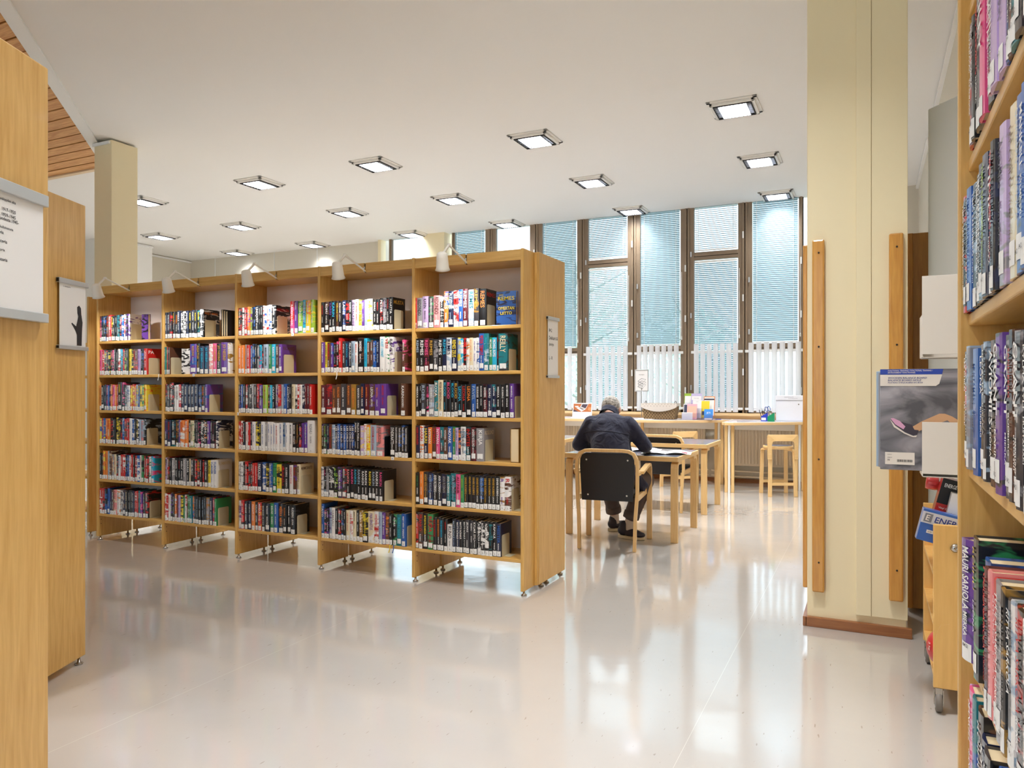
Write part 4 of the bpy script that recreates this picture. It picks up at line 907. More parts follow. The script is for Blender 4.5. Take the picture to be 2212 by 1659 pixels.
# ---------------------------------------------------------------- counter by the windows
CZ = .86
cp = [(-4.9, 9.62), (-3.9, 9.60), (-2.95, 9.50), (-2.35, 9.60), (-1.90, 9.93), (-1.80, 10.02), (-1.64, 9.42), (-1.60, 9.32), (-1.50, 9.30), (-.72, 9.70), (-.66, 9.74)]
t = thing('counter', 'long white-topped counter with pine edge under the windows', 'counter', (0, 0, 0))
L1 = [(-4.9, 9.62), (-3.9, 9.60), (-2.95, 9.50), (-2.35, 9.58), (-1.88, 9.90), (-1.66, 10.05), (-1.66, 10.335), (-4.9, 10.335)]
R1_ = [(-1.655, 9.40), (-1.60, 9.30), (-1.50, 9.28), (-.755, 9.86), (-.60, 9.98), (-.60, 10.335), (-1.655, 10.335)]
def ring(pts, z0, z1, m_in, m_edge, nm):
    mb = MB(); mb.prism(pts, z0, z1 - .002, m_edge); mb.build('edge_band', t, bevel=.003)
    c = Vector((sum(p[0] for p in pts) / len(pts), sum(p[1] for p in pts) / len(pts))); q = []
    for p in pts: v = Vector(p) - c; q.append(tuple(c + v * (1 - .012 / v.length)))
    mb = MB(); mb.prism(q, z1 - .002, z1, m_in); mb.build(nm, t)
ring(L1, CZ - .035, CZ, TABTOP, PLY, 'tabletop'); ring(R1_, CZ - .035, CZ, TABTOP, PLY, 'tabletop')
for (x, y) in ((-1.82, 10.12), (-1.56, 9.36), (-2.90, 10.1), (-.80, 9.93), (-4.2, 10.0)):
    MB().tube([(x, y, 0), (x, y, CZ - .036)], .014, WHITE, 12).build('steel_leg', t)
    for s in (-1, 1): MB().box(x + s * .038 - .018, x + s * .038 + .018, y + .005, y + .045, .0, CZ - .036, BIRCH).build('leg', t, bevel=.003)
B('apron', t, -4.9, -.62, 10.30, 10.33, CZ - .14, CZ - .04, WHITE)
CT = CZ + .0005
def at(px, Y, z=CT): return (onY(px, Y), Y, z)
# picture stand
t = thing('photo_stand', 'white cardboard stand with a laptop photo, on the counter left of the man', 'display card', (*at(1257, 9.85)[:2], CT)); 
PM = mat('photo_orange', (190, 112, 66), .4)
M = Matrix.Rotation(math.radians(-8), 4, 'X')
MB().box(-.145, .145, -.001, .003, .0, .21, PAPER, M).box(-.15, .15, -.05, .0, 0, .003, PAPER).build('card', t)
mb = MB()
def quad(mb, pts, m, M=M, y=-.0016): mb.add([tuple(M @ Vector((x, y, z))) for x, z in pts], [tuple(range(len(pts)))], m)
quad(mb, [(-.132, .085), (.132, .085), (.132, .198), (-.132, .198)], PM)
quad(mb, [(-.132, .085), (-.05, .085), (-.132, .12)], mat('photo_dark', (84, 72, 84), .4), y=-.002); quad(mb, [(-.01, .198), (.09, .198), (.05, .125), (-.03, .155)], WHITE, y=-.002)
quad(mb, [(0, .194), (.082, .192), (.046, .132), (-.02, .157)], mat('photo_dark', (84, 72, 84), .4), y=-.0024); quad(mb, [(-.09, .14), (-.03, .155), (.05, .122), (-.01, .088)], WHITE, y=-.002)
quad(mb, [(-.05, .142), (-.025, .148), (.035, .122), (.0, .112)], mat('photo_grey', (140, 130, 128), .4), y=-.0024); quad(mb, [(-.115, .165), (-.06, .168), (-.055, .15), (-.1, .148)], WHITE, y=-.002)
quad(mb, [(.09, .15), (.132, .15), (.132, .095), (.085, .11)], mat('photo_lightorange', (222, 150, 100), .4), y=-.002)
mb.build('photo', t)
# sign on a pole
t = thing('pole_sign', 'framed white sign with stacked-books drawing on a thin steel pole', 'sign', (*at(1386, 9.95)[:2], CT))
MB().tube([(0, 0, .008), (0, 0, .42)], .005, STEEL, 10).lathe([(0, 0), (.05, 0), (.05, .004), (.01, .008), (0, .008)], WHITE, 20).build('pole', t)
mb = MB(); mb.box(-.098, .098, -.006, .006, .37, .385, ALU).box(-.098, .098, -.006, .006, .655, .67, ALU).box(-.098, -.085, -.006, .006, .385, .655, ALU).box(.085, .098, -.006, .006, .385, .655, ALU); mb.build('frame', t, bevel=.002)
B('paper', t, -.085, .085, -.002, .002, .385, .655, PAPER)
mb = MB(); put_text(mb, 'Asiointipiste', ink('d'), (0, -.003, .592), (1, 0, 0), (0, 0, 1), H=.014, center=True)
for k, z in enumerate((.445, .48, .515)):
    for pts in ([(-.05, .0), (.015, -.03), (.06, .02), (.0, .035), (-.05, .0)],):
        P = [(x, -.003, z + dz) for x, dz in pts]
        mb.bar(P, .0012, .0003, ink('d'), up=(0, 1, 0)) if False else mb.tube(P, .0016, ink('d'), 4)
    mb.tube([(-.05, -.003, z), (-.05, -.003, z - .012), (.015, -.003, z - .044), (.015, -.003, z - .03)], .0016, ink('d'), 4)
mb.build('book_drawing', t)
# wicker basket
t = thing('basket', 'brown wicker basket with dotted white liner on the counter', 'basket', (*at(1427, 9.93)[:2], CT), math.radians(2))
WK = mat('wicker', (150, 122, 84), .8); WK2 = mat('wicker_dark', (112, 88, 58), .8)
mb = MB(); ny = 8; nx = 22
for j in range(ny):
    f = j / ny; hw = .205 + .025 * f; hd = .10 + .018 * f; z = .004 + j * .0225
    per = [(-hw, -hd, hw, -hd, nx), (hw, -hd, hw, hd, 11), (hw, hd, -hw, hd, nx), (-hw, hd, -hw, -hd, 11)]
    for a, b_, c, d, n_ in per:
        u = Vector((c - a, d - b_, 0)) / n_; nn = Vector((u.y, -u.x, 0)).normalized()
        for i in range(n_):
            p = Vector((a, b_, z)) + u * i; o = .004 if (i + j) % 2 else 0; q = p + nn * o; e = u * .96
            vs = [q, q + e, q + e + Vector((0, 0, .021)), q + Vector((0, 0, .021)), q - nn * .006, q + e - nn * .006, q + e + Vector((0, 0, .021)) - nn * .006, q + Vector((0, 0, .021)) - nn * .006]
            mb.add(vs, [(0, 1, 2, 3), (0, 4, 5, 1), (3, 2, 6, 7), (1, 5, 6, 2), (0, 3, 7, 4)], WK if (i + j) % 2 else WK2)
mb.box(-.2, .2, -.095, .095, .0, .006, WK2); mb.build('weave', t, kind='stuff')
LIN = mat('liner_white', (222, 212, 200), .9); mb = MB(); n_ = 24; vs = []
for i in range(n_ + 1):
    u = i / n_; x = -.24 + .48 * u; sag = .062 * math.sin(math.pi * u) ** .8
    vs += [(x, -.128, .215), (x, -.130, .165 - sag + .012), (x, -.126, .165 - sag)]
mb.add(vs, [f for i in range(n_) for f in ((i * 3 + 1, i * 3 + 4, i * 3 + 3, i * 3), (i * 3 + 2, i * 3 + 5, i * 3 + 4, i * 3 + 1))], LIN, smooth=True)
for (a, b_, c, d) in ((.24, -.128, .24, .128), (.24, .128, -.24, .128), (-.24, .128, -.24, -.128)): mb.add([(a, b_, .175), (c, d, .175), (c, d, .215), (a, b_, .215)], [(0, 1, 2, 3)], LIN)
mb.build('liner', t)
mb = MB()
for k in range(11):
    mb.lathe([(0, 0), (.004, 0), (.004, .001), (0, .001)], ink('u'), 6, Matrix.Translation((-.21 + .042 * k, -.1290, .20)) @ Matrix.Rotation(math.pi / 2, 4, 'X'))
    if 0 < k < 10: mb.lathe([(0, 0), (.004, 0), (.004, .001), (0, .001)], ink('u'), 6, Matrix.Translation((-.23 + .042 * k, -.1295, .178)) @ Matrix.Rotation(math.pi / 2, 4, 'X'))
mb.build('liner_dots', t, kind='stuff')
for sx in (-.2, .2): MB().tube([(sx - .012, 0, .21), (sx - .008, 0, .235), (sx, 0, .245), (sx + .008, 0, .235), (sx + .012, 0, .21)], .004, ink('d'), 6).build('handle', t)
# brochure holders
ACR = mat('clear_acrylic', (225, 225, 240), .1, trans=.0)
def brochure(label, px, Y, w_, h, z, m, tilt=10, band=None, txt=None, pic=None, hm=None):
    x = onY(px, Y); t = thing('brochure', label, 'brochure', (x, Y, z), 0, 'brochures in the counter holder'); t.rotation_euler = (math.radians(-tilt), 0, 0)
    B('sheet', t, -w_ / 2, w_ / 2, 0, .003, 0, h, m, .0005)
    mb = MB(); f = -.0008
    if band: mb.add([(-w_ / 2 + .008, f, h * band[1]), (w_ / 2 - .008, f, h * band[1]), (w_ / 2 - .008, f, h * band[2]), (-w_ / 2 + .008, f, h * band[2])], [(0, 1, 2, 3)], band[0])
    if pic: mb.add([(-w_ / 2 + .006, f * 2, h * pic[1]), (w_ / 2 - .006, f * 2, h * pic[1]), (w_ / 2 - .006, f * 2, h * pic[2]), (-w_ / 2 + .006, f * 2, h * pic[2])], [(0, 1, 2, 3)], pic[0])
    if txt: put_text(mb, txt[0], ink(txt[1]), (0, f * 3, h * txt[2]), (1, 0, 0), (0, 0, 1), H=txt[3], center=True)
    if mb.v: mb.build('print', t)
    return t
t = thing('brochure_holder', 'clear tiered acrylic brochure holder beside the basket', 'holder', (onY(1494, 9.85), 9.85, CT))
HA = bpy.data.materials.new('acrylic'); HA.use_nodes = True; nt = HA.node_tree; nt.nodes.remove(nt.nodes['Principled BSDF'])
a1 = nd(HA, 'ShaderNodeBsdfTransparent'); a1.inputs[0].default_value = (.93, .93, .98, 1); a2 = nd(HA, 'ShaderNodeBsdfGlossy', Roughness=.05); a3 = nd(HA, 'ShaderNodeMixShader'); a3.inputs[0].default_value = .12
lk(HA, a1.outputs[0], a3.inputs[1]); lk(HA, a2.outputs[0], a3.inputs[2]); lk(HA, a3.outputs[0], nt.nodes['Material Output'].inputs[0])
B('tray', t, -.13, .13, -.02, .20, 0, .003, HA); B('front', t, -.13, .13, -.022, -.019, .003, .09, HA); B('middle', t, -.13, .13, .06, .063, .003, .15, HA); B('rear', t, -.13, .13, .15, .153, .003, .22, HA)
lilac = mat('brochure_lilac', (196, 186, 220), .4)
brochure('lime green bordered brochure at the back left of the clear holder', 1485, 10.01, .10, .29, CT + .06, cover_mat('l'), band=(PAPER, .05, .88))
brochure('pale lilac brochure standing highest in the clear holder', 1503, 10.0, .14, .30, CT + .05, lilac, band=(PAPER, .70, .88), txt=('TAPAHTUMAT', 'e', .77, .008))
brochure('white brochure below the lilac one in the clear holder', 1505, 9.93, .12, .24, CT + .02, PAPER, txt=('AINEISTO', 'e', .9, .006))
brochure('narrow brochure with portrait of an older man in dark suit', 1480, 9.885, .055, .20, CT + .01, PAPER, band=(mat('print_navy3', (62, 66, 88), .4), .30, .95), pic=None)
brochure('pink brochure with orange square in the front of the clear holder', 1494, 9.88, .13, .205, CT + .005, mat('brochure_pink', (248, 178, 190), .4), pic=(mat('brochure_peach', (250, 192, 168), .4), .12, .86))
brochure('plain white cards at the front left of the clear holder', 1484, 9.835, .14, .095, CT + .004, PAPER)
t = thing('brochure_holder', 'small clear acrylic holder right of the larger brochure holder', 'holder', (onY(1531, 9.88), 9.88, CT)); B('tray', t, -.09, .09, -.02, .12, 0, .003, HA); B('front', t, -.09, .09, -.022, -.019, .003, .07, HA)
brochure('orange-edged white brochure with dark title bar', 1531, 9.98, .145, .265, CT + .045, cover_mat('o'), band=(PAPER, .03, .96), pic=(ink('n'), .82, .89))
brochure('yellow brochure with dark arc, half covered', 1523, 9.93, .105, .22, CT + .03, cover_mat('y'), band=(mat('print_navy3', (62, 66, 88), .4), .15, .38))
brochure('bright blue square brochure in front, with white letters', 1530, 9.87, .115, .14, CT + .004, mat('brochure_blue', (70, 150, 230), .4), txt=('JETI', 'w', .52, .03), band=(PAPER, 0, .16))
# pen holders and box at right
def penbox(px, Y, label, m, seed):
    t = thing('pen_holder', label, 'pen holder', (onY(px, Y), Y, CT)); h0, h1 = .06, .11
    M = Matrix.Rotation(0, 4, 'Z'); mb = MB()
    mb.add([(-.035, -.04, 0), (.045, -.04, 0), (.045, .04, 0), (-.035, .04, 0), (-.035, -.04, h0), (.045, -.04, h1), (.045, .04, h1), (-.035, .04, h0), (-.032, -.037, .004), (.042, -.037, .004), (.042, .037, .004), (-.032, .037, .004), (-.032, -.037, h0), (.042, -.037, h1), (.042, .037, h1), (-.032, .037, h0)],
        [(0, 3, 2, 1), (0, 1, 5, 4), (1, 2, 6, 5), (2, 3, 7, 6), (3, 0, 4, 7), (8, 9, 10, 11), (9, 8, 12, 13), (10, 9, 13, 14), (11, 10, 14, 15), (8, 11, 15, 12), (4, 5, 13, 12), (5, 6, 14, 13), (6, 7, 15, 14), (7, 4, 12, 15)], m); mb.build('cup', t)
    return t, (onY(px, Y), Y)
tb, pb = penbox(1651, 9.88, 'blue slanted plastic pen holder full of pens', mat('plastic_blue', (44, 66, 190), .3), 1)
MB().box(-.03, .025, -.042, -.0402, .012, .045, PAPER).build('paper_label', tb)
tg, pg_ = penbox(1665, 9.83, 'green slanted plastic pen holder with scissors, beside the white box', mat('plastic_green', (14, 140, 88), .3), 2)
for k, (dx, dy, c, r_, lb) in enumerate(((-.02, .0, 'k', -.30, 'black pen leaning left, leftmost in the blue holder'), (-.005, .01, 'n', -.16, 'navy pen second from left in the blue holder'), (.008, -.01, 'k', -.05, 'black pen in the middle of the blue holder'), (.022, .012, 'u', .12, 'brown pencil at the right of the blue holder'))):
    t = thing('pen', lb, 'pen', (pb[0] + dx, pb[1] + dy, CT + .005), 0, 'pens in the blue holder'); t.rotation_euler = (0, r_, 0); MB().tube([(0, 0, 0), (0, 0, .135), (0, 0, .145)], [.004, .004, .002], ink(c), 8).build('barrel', t)
t = thing('scissors', 'scissors with blue oval handles in the green pen holder', 'scissors', (pg_[0] + .0, pg_[1], CT + .01)); t.rotation_euler = (0, -.25, 0)
for s in (-1, 1):
    MB().tube([(s * .016 + .016 * math.cos(a), 0, .15 + .030 * math.sin(a)) for a in np.linspace(0, 2 * math.pi, 15)], .004, mat('scissor_blue', (60, 86, 160), .3), 8, cap=False).build('handle', t)
MB().box(-.006, .006, -.001, .001, 0, .12, STEEL).build('blade', t)
t = thing('paper_slips', 'white paper slips standing in the green pen holder', 'paper', (pg_[0] - .01, pg_[1] + .01, CT + .005)); B('slips', t, -.02, .014, 0, .006, 0, .10, PAPER)
t = thing('drop_box', 'white metal feedback box with small lock at the counter right end', 'box', (onY(1676, 9.93), 9.93, CT))
BW = mat('box_white', (238, 238, 244), .35); B('body', t, 0, .44, 0, .20, 0, .265, BW, .004); B('lid', t, -.005, .445, -.012, .205, .266, .325, BW, .003)
B('door', t, .012, .43, -.004, -.0005, .012, .255, BW, .002); MB().lathe([(0, 0), (.008, 0), (.008, .004), (0, .004)], STEEL, 14, Matrix.Translation((.27, -.004, .215)) @ Matrix.Rotation(math.pi / 2, 4, 'X')).build('lock', t)
mb = MB(); put_text(mb, 'ASIAKASPALAUTE', ink('e'), (.10, -.013, .300), (1, 0, 0), (0, 0, 1), L=.26, H=.008); put_text(mb, 'PALAUTELAATIKKO', ink('e'), (.15, -.013, .284), (1, 0, 0), (0, 0, 1), L=.16, H=.007); mb.build('lettering', t)
def sheet(name, label, cat, pts, z, m): 
    o = MB().prism(pts, z, z + .003, m).build(name); o['label'] = label; o['category'] = cat; return o
x, y = onY(1392, 9.75), 9.75
sheet('paper_sheet', 'loose white papers on the counter right of the man', 'paper', [(x - .16, y - .12), (x + .08, y - .02), (x + .12, y + .14), (x - .12, y + .12)], CT, PAPER)
x, y = onY(1612, 9.75), 9.75
sheet('magazine', 'thin magazine lying flat on the right part of the counter', 'magazine', [(x - .10, y - .08), (x + .13, y - .06), (x + .11, y + .10), (x - .12, y + .06)], CT, mat('magazine_grey', (150, 146, 156), .3))
t = thing('pen', 'small blue pen lying on the counter corner', 'pen', (onY(1551, 9.98) - .05, 10.08, CT + .004)); MB().tube([(0, 0, 0), (.07, .02, 0)], .004, mat('plastic_blue', (44, 66, 190), .3), 8).build('barrel', t)

# ---------------------------------------------------------------- tables
def mk_table(label, cx, cy, w_, d_, rz=0, z=.712):
    t = thing('table', label, 'table', (cx, cy, 0), rz, 'low birch reading tables')
    mb = MB(); B('edge_band', t, -w_ / 2, w_ / 2, -d_ / 2, d_ / 2, z - .042, z - .002, BIRCHX, .004); B('tabletop', t, -w_ / 2 + .012, w_ / 2 - .012, -d_ / 2 + .012, d_ / 2 - .012, z - .003, z, LINO, .001)
    for sx in (-1, 1):
        for sy in (-1, 1):
            x = sx * (w_ / 2 - .035)
            P = [(x, sy * (d_ / 2 - .16), z - .056), (x, sy * (d_ / 2 - .062), z - .056), (x, sy * (d_ / 2 - .040), z - .070), (x, sy * (d_ / 2 - .030), z - .10), (x, sy * (d_ / 2 - .026), z - .2), (x, sy * (d_ / 2 - .026), 0)]
            MB().bar(P, .030, .014, BIRCH, up=(1, 0, 0)).build('leg', t, bevel=.003)
    return t
mk_table('birch table with dark linoleum top where the man sits reading', -1.925, 6.50, 1.0, .80)
mk_table('birch table behind the empty black-backed chair', -1.98, 7.98, 1.0, .78)
mk_table('birch table at left partly hidden by the bookcase', -3.56, 7.98, 1.0, .78)
TZ = .7125
def magazine(label, x, y, rz, n_=5, red=False):
    t = thing('magazine', label, 'magazine', (x, y, TZ), rz)
    for k, s in enumerate((-1, 1)):
        pts = [(s * .21 * u, (.004 + .014 * math.sin(math.pi * min(1, u * 1.15)) ** .8) * (1 if k else .8)) for u in np.linspace(0, 1, 9)]
        for h in range(3):
            mb = MB(); q = [(x_, y_, z_ * (1 - h * .28) + .0005) for x_, z_ in pts for y_ in (-.14 + h * .002, .14 - h * .001)]
            mb.add(q, [(2 * i, 2 * i + 2, 2 * i + 3, 2 * i + 1) for i in range(8)], PAPER, smooth=True); mb.build('pages', t)
    if red: 
        mb = MB(); mb.add([(.13, -.10, .0175), (.18, -.10, .012), (.18, -.02, .012), (.13, -.02, .0175)], [(0, 1, 2, 3)], mat('print_red', (222, 70, 90), .4)); mb.build('red_print', t)
    mb = MB(); 
    for k in range(9): mb.add([(-.17, -.11 + k * .024, .0165), (-.06, -.11 + k * .024, .0165), (-.06, -.104 + k * .024, .0165), (-.17, -.104 + k * .024, .0165)], [(0, 1, 2, 3)], mat('print_lightgrey', (180, 180, 190), .5))
    mb.build('print', t, kind='stuff')
magazine('open magazine with red picture on the near table, right of the man', -1.60, 6.42, .18, red=True)
magazine('glossy magazine lying open under the right arm of the man', -1.93, 6.62, .05)

# ---------------------------------------------------------------- armchairs
def mk_chair(label, loc, rz):
    t = thing('armchair', label, 'chair', loc, rz, 'birch armchairs with black backs')
    hw = .235
    P = [(-hw + .015, -.27, 0), (-hw + .010, -.262, .25), (-hw - .004, -.25, .45), (-hw - .006, -.262, .66), (-hw + .0, -.268, .722), (-hw + .022, -.272, .763), (-hw + .062, -.275, .782), (-hw + .11, -.276, .786)]
    P2 = [(-x, y, z) for x, y, z in P[::-1]]
    mb = MB(); mb.bar(P + P2, .018, .013, BIRCH, up=(0, 1, 0)); mb.build('back_frame', t, bevel=.004)
    q = [(-.205, .385), (.205, .385), (.218, .66), (.215, .715), (.200, .748), (.165, .766), (-.165, .766), (-.200, .748), (-.215, .715), (-.218, .66)]
    vs = [(x, -.245 - (z - .385) * .05 + dy, z) for dy in (0, .012) for x, z in q]; n_ = len(q)
    mb = MB(); mb.add(vs, [tuple(range(n_)), tuple(range(n_, 2 * n_))[::-1]] + [(i, n_ + i, n_ + (i + 1) % n_, (i + 1) % n_) for i in range(n_)], BLACKP); bp = mb.build('backrest', t, bevel=.002)
    for x, z in ((-.165, .71), (.165, .71), (-.155, .43), (.155, .43)):
        MB().lathe([(0, 0), (.007, 0), (.006, .003), (0, .004)], WHITE, 12, Matrix.Translation((x, -.245 - (z - .385) * .05, z)) @ Matrix.Rotation(math.pi / 2, 4, 'X')).build('button', bp)
    mb = MB().box(-.215, .215, -.225, .235, .405, .43, BLACKP); mb.build('seat_pan', t, bevel=.01)
    MB().box(-.21, .21, -.22, .23, .4305, .452, mat('seat_black_fabric', (22, 22, 26), .8)).build('seat', t, bevel=.012)
    for s in (-1, 1):
        x = s * .262
        MB().bar([(x, -.20, .612), (x, .10, .636), (x, .20, .640), (x, .245, .630), (x, .268, .600), (x, .275, .54), (x, .272, 0)], .022, .012, BIRCH, up=(1, 0, 0)).build('arm', t, bevel=.004)
        MB().box(min(x, s * .225), max(x, s * .225), -.262, -.19, .595, .618, BIRCH).build('arm_block', t)
        B('seat_rail', t, s * .232 - .012, s * .232 + .012, -.24, .262, .385, .43, BIRCHX, .003)
    return t
ch1 = mk_chair('birch armchair with black back panel, occupied by the reading man', (-1.915, 5.895, 0), math.radians(7.5))
ch2 = dup(ch1, (-1.965, 7.88, 0), 0, 'empty birch armchair with black back panel at the second table')
for c in ch2.children:
    pass

# ---------------------------------------------------------------- bar stools
def mk_stool(label, loc, rz):
    t = thing('bar_stool', label, 'stool', loc, rz, 'birch bar stools with low backs'); r_ = .14
    mb = MB().lathe([(0, .555), (.165, .555), (.172, .560), (.172, .588), (.165, .593), (0, .593)], BIRCHX, 32); mb.build('seat', t)
    MB().lathe([(0, .5932), (.158, .5932), (.156, .598), (0, .599)], LINO, 32).build('seat_top', t)
    for sx in (-1, 1):
        for sy in (-1, 1):
            x, y = sx * r_, sy * r_
            P = [(x * .8, y * .45, .543), (x * .98, y * .85, .543), (x * 1.01, y * 1.02, .522), (x * 1.02, y * 1.06, .46), (x * 1.08, y * 1.16, 0)]
            MB().bar(P, .022, .011, BIRCH, up=(1, 0, 0)).build('leg', t, bevel=.003)
    for (a, b_) in (((-.16, -.155), (.16, -.155)), ((-.16, .155), (.16, .155))): MB().box(a[0] + .01, b_[0] - .01, a[1] - .008, a[1] + .008, .13, .165, BIRCHX).build('footrest', t, bevel=.003)
    mb = MB(); yb = -.183; out = [(-.178, .44), (-.133, .44), (-.131, .62), (-.118, .648), (-.09, .655), (.09, .655), (.118, .648), (.131, .62), (.133, .44), (.178, .44), (.182, .71), (.172, .731), (-.172, .731), (-.182, .71)]
    fs = [(0, 1, 2, 13), (2, 3, 12, 13), (3, 4, 12), (4, 5, 11, 12), (5, 6, 11), (6, 7, 10, 11), (7, 8, 9, 10)]
    fun = lambda x, z: yb - .02 * (1 - (x / .18) ** 2) + .02
    n_ = len(out); vs = [(x, fun(x, z) + dy, z) for dy in (-.006, .006) for x, z in out]
    F_ = fs + [tuple(n_ + i for i in f[::-1]) for f in fs] + [((i + 1) % n_, i, n_ + i, n_ + (i + 1) % n_) for i in range(n_)]
    mb.add(vs, F_, BIRCHX); mb.build('backrest', t, bevel=.002)
    return t
s1 = mk_stool('birch bar stool with grey round seat, standing alone before the radiator', (-1.00, 9.42, 0), math.radians(25))
s2 = dup(s1, (-2.23, 9.56, 0), math.radians(45), 'birch bar stool whose backrest shows above the second table')

# ---------------------------------------------------------------- the reading man
def solid(name, parent, parts, m, voxel=.011, smooth=6, loc=None):
    """parts: ('c', p, q, r0, r1) tapered limbs or ('e', centre, radii, rot) ellipsoids, melted into one continuous skin"""
    mb = MB()
    for p in parts:
        if p[0] == 'c':
            a, b_, r0, r1 = Vector(p[1]), Vector(p[2]), p[3], p[4]; L = (b_ - a).length; k = 6
            ax = (b_ - a).normalized(); up = Vector((0, 0, 1)) if abs(ax.z) < .9 else Vector((1, 0, 0)); u = ax.cross(up).normalized(); v = ax.cross(u)
            prof = [(-r0 * math.cos(t_), r0 * math.sin(t_)) for t_ in np.linspace(0, math.pi / 2, 4)] + [(L + r1 * math.sin(t_), r1 * math.cos(t_)) for t_ in np.linspace(0, math.pi / 2, 4)]
            n_ = 14; vs = [a + ax * h + (u * math.cos(2 * math.pi * j / n_) + v * math.sin(2 * math.pi * j / n_)) * max(rr, .0004) for h, rr in prof for j in range(n_)]
            kk = len(prof); mb.add(vs, [(i * n_ + j, (i + 1) * n_ + j, (i + 1) * n_ + (j + 1) % n_, i * n_ + (j + 1) % n_) for i in range(kk - 1) for j in range(n_)] + [tuple(range(n_)), tuple(range((kk - 1) * n_, kk * n_))[::-1]], m)
        else:
            c, rr, ro = Vector(p[1]), p[2], (p[3] if len(p) > 3 else (0, 0, 0))
            from mathutils import Euler
            M = Matrix.Translation(c) @ Euler([math.radians(q) for q in ro]).to_matrix().to_4x4() @ Matrix.Diagonal((*rr, 1))
            mb.lathe([(max(.002, math.sin(t_)), -math.cos(t_)) for t_ in np.linspace(0, math.pi, 14)], m, 20, M)
    o = mb.build(name); rm = o.modifiers.new('r', 'REMESH'); rm.mode = 'VOXEL'; rm.voxel_size = voxel; sm = o.modifiers.new('s', 'SMOOTH'); sm.factor = .5; sm.iterations = smooth
    dg = bpy.context.evaluated_depsgraph_get(); me = bpy.data.meshes.new_from_object(o.evaluated_get(dg)); me.name = name
    old = o.data; o.modifiers.clear(); o.data = me; bpy.data.meshes.remove(old)
    me.materials.clear(); me.materials.append(m); me.polygons.foreach_set('use_smooth', [True] * len(me.polygons)); me.polygons.foreach_set('material_index', [0] * len(me.polygons))
    o.parent = parent
    if loc: o.location = loc
    return o
SKIN = mat('skin', (214, 160, 132), .55); JK = mat('navy_jacket', (36, 38, 60), .85); b_ = JK.node_tree.nodes['Principled BSDF']; b_.inputs['Sheen Weight'].default_value = .08
tc = nd(JK, 'ShaderNodeTexCoord'); n_ = nd(JK, 'ShaderNodeTexNoise', Scale=9.0, Detail=2.0, Distortion=1.5); lk(JK, tc.outputs['Object'], n_.inputs['Vector']); bp = nd(JK, 'ShaderNodeBump', Strength=.55, Distance=.03); lk(JK, n_.outputs[0], bp.inputs['Height']); lk(JK, bp.outputs[0], b_.inputs['Normal'])
TR = mat('brown_trousers', (84, 70, 66), .85); HAIR = mat('grey_hair', (176, 170, 160), .9); SHOE = mat('shoe_dark', (46, 38, 46), .6); SOLE = mat('shoe_sole', (206, 192, 160), .6); SOCK = mat('pale_sock', (206, 190, 174), .8)
hb = HAIR.node_tree.nodes['Principled BSDF']; hn = nd(HAIR, 'ShaderNodeTexNoise', Scale=60.0, Detail=3.0); hr = nd(HAIR, 'ShaderNodeValToRGB'); hr.color_ramp.elements[0].color = (*lin((120, 114, 106)), 1); hr.color_ramp.elements[1].color = (*lin((214, 208, 200)), 1); hr.color_ramp.elements[0].position = .35; hr.color_ramp.elements[1].position = .65
ht = nd(HAIR, 'ShaderNodeTexCoord'); lk(HAIR, ht.outputs['Object'], hn.inputs['Vector']); lk(HAIR, hn.outputs[0], hr.inputs[0]); lk(HAIR, hr.outputs[0], hb.inputs['Base Color']); hbm = nd(HAIR, 'ShaderNodeBump', Strength=.6, Distance=.006); lk(HAIR, hn.outputs[0], hbm.inputs['Height']); lk(HAIR, hbm.outputs[0], hb.inputs['Normal'])
man = thing('person', 'grey-haired person in navy jacket and brown trousers bent over a table reading', 'person', (-1.93, 5.92, 0))
H_ = Vector((-.115, .33, 1.105))     # head centre
hand_l, hand_r = Vector((-.14, .60, .735)), Vector((.10, .62, .735))
body = [('e', (0, -.03, .55), (.15, .11, .11)), ('c', (0, -.02, .58), (-.04, .06, .80), .115, .12), ('e', (-.065, .11, .88), (.145, .09, .11)), ('c', (-.08, .17, .99), (-.105, .27, 1.06), .058, .054),
  ('e', H_, (.072, .092, .098), (-38, 0, 0)), ('e', H_ + Vector((0, .045, -.055)), (.052, .055, .055), (-38, 0, 0)), ('e', H_ + Vector((0, .105, -.050)), (.013, .024, .018)),
  ('e', H_ + Vector((-.074, 0, -.018)), (.012, .022, .032), (-20, 0, 0)), ('e', H_ + Vector((.074, 0, -.018)), (.012, .022, .032), (-20, 0, 0)),
  ('c', (-.22, .12, .94), (-.32, .10, .79), .045, .042), ('c', (-.32, .10, .79), hand_l + Vector((-.05, -.07, .02)), .042, .027), ('c', (.085, .15, .94), (.195, .20, .80), .045, .042), ('c', (.195, .20, .80), hand_r + Vector((.04, -.08, .02)), .042, .027),
  ('c', (-.085, -.02, .53), (-.17, .36, .50), .085, .062), ('c', (.085, -.02, .53), (.19, .32, .50), .085, .062), ('c', (-.17, .36, .49), (-.14, .50, .13), .056, .036), ('c', (.19, .32, .49), (.075, .24, .13), .056, .036)]
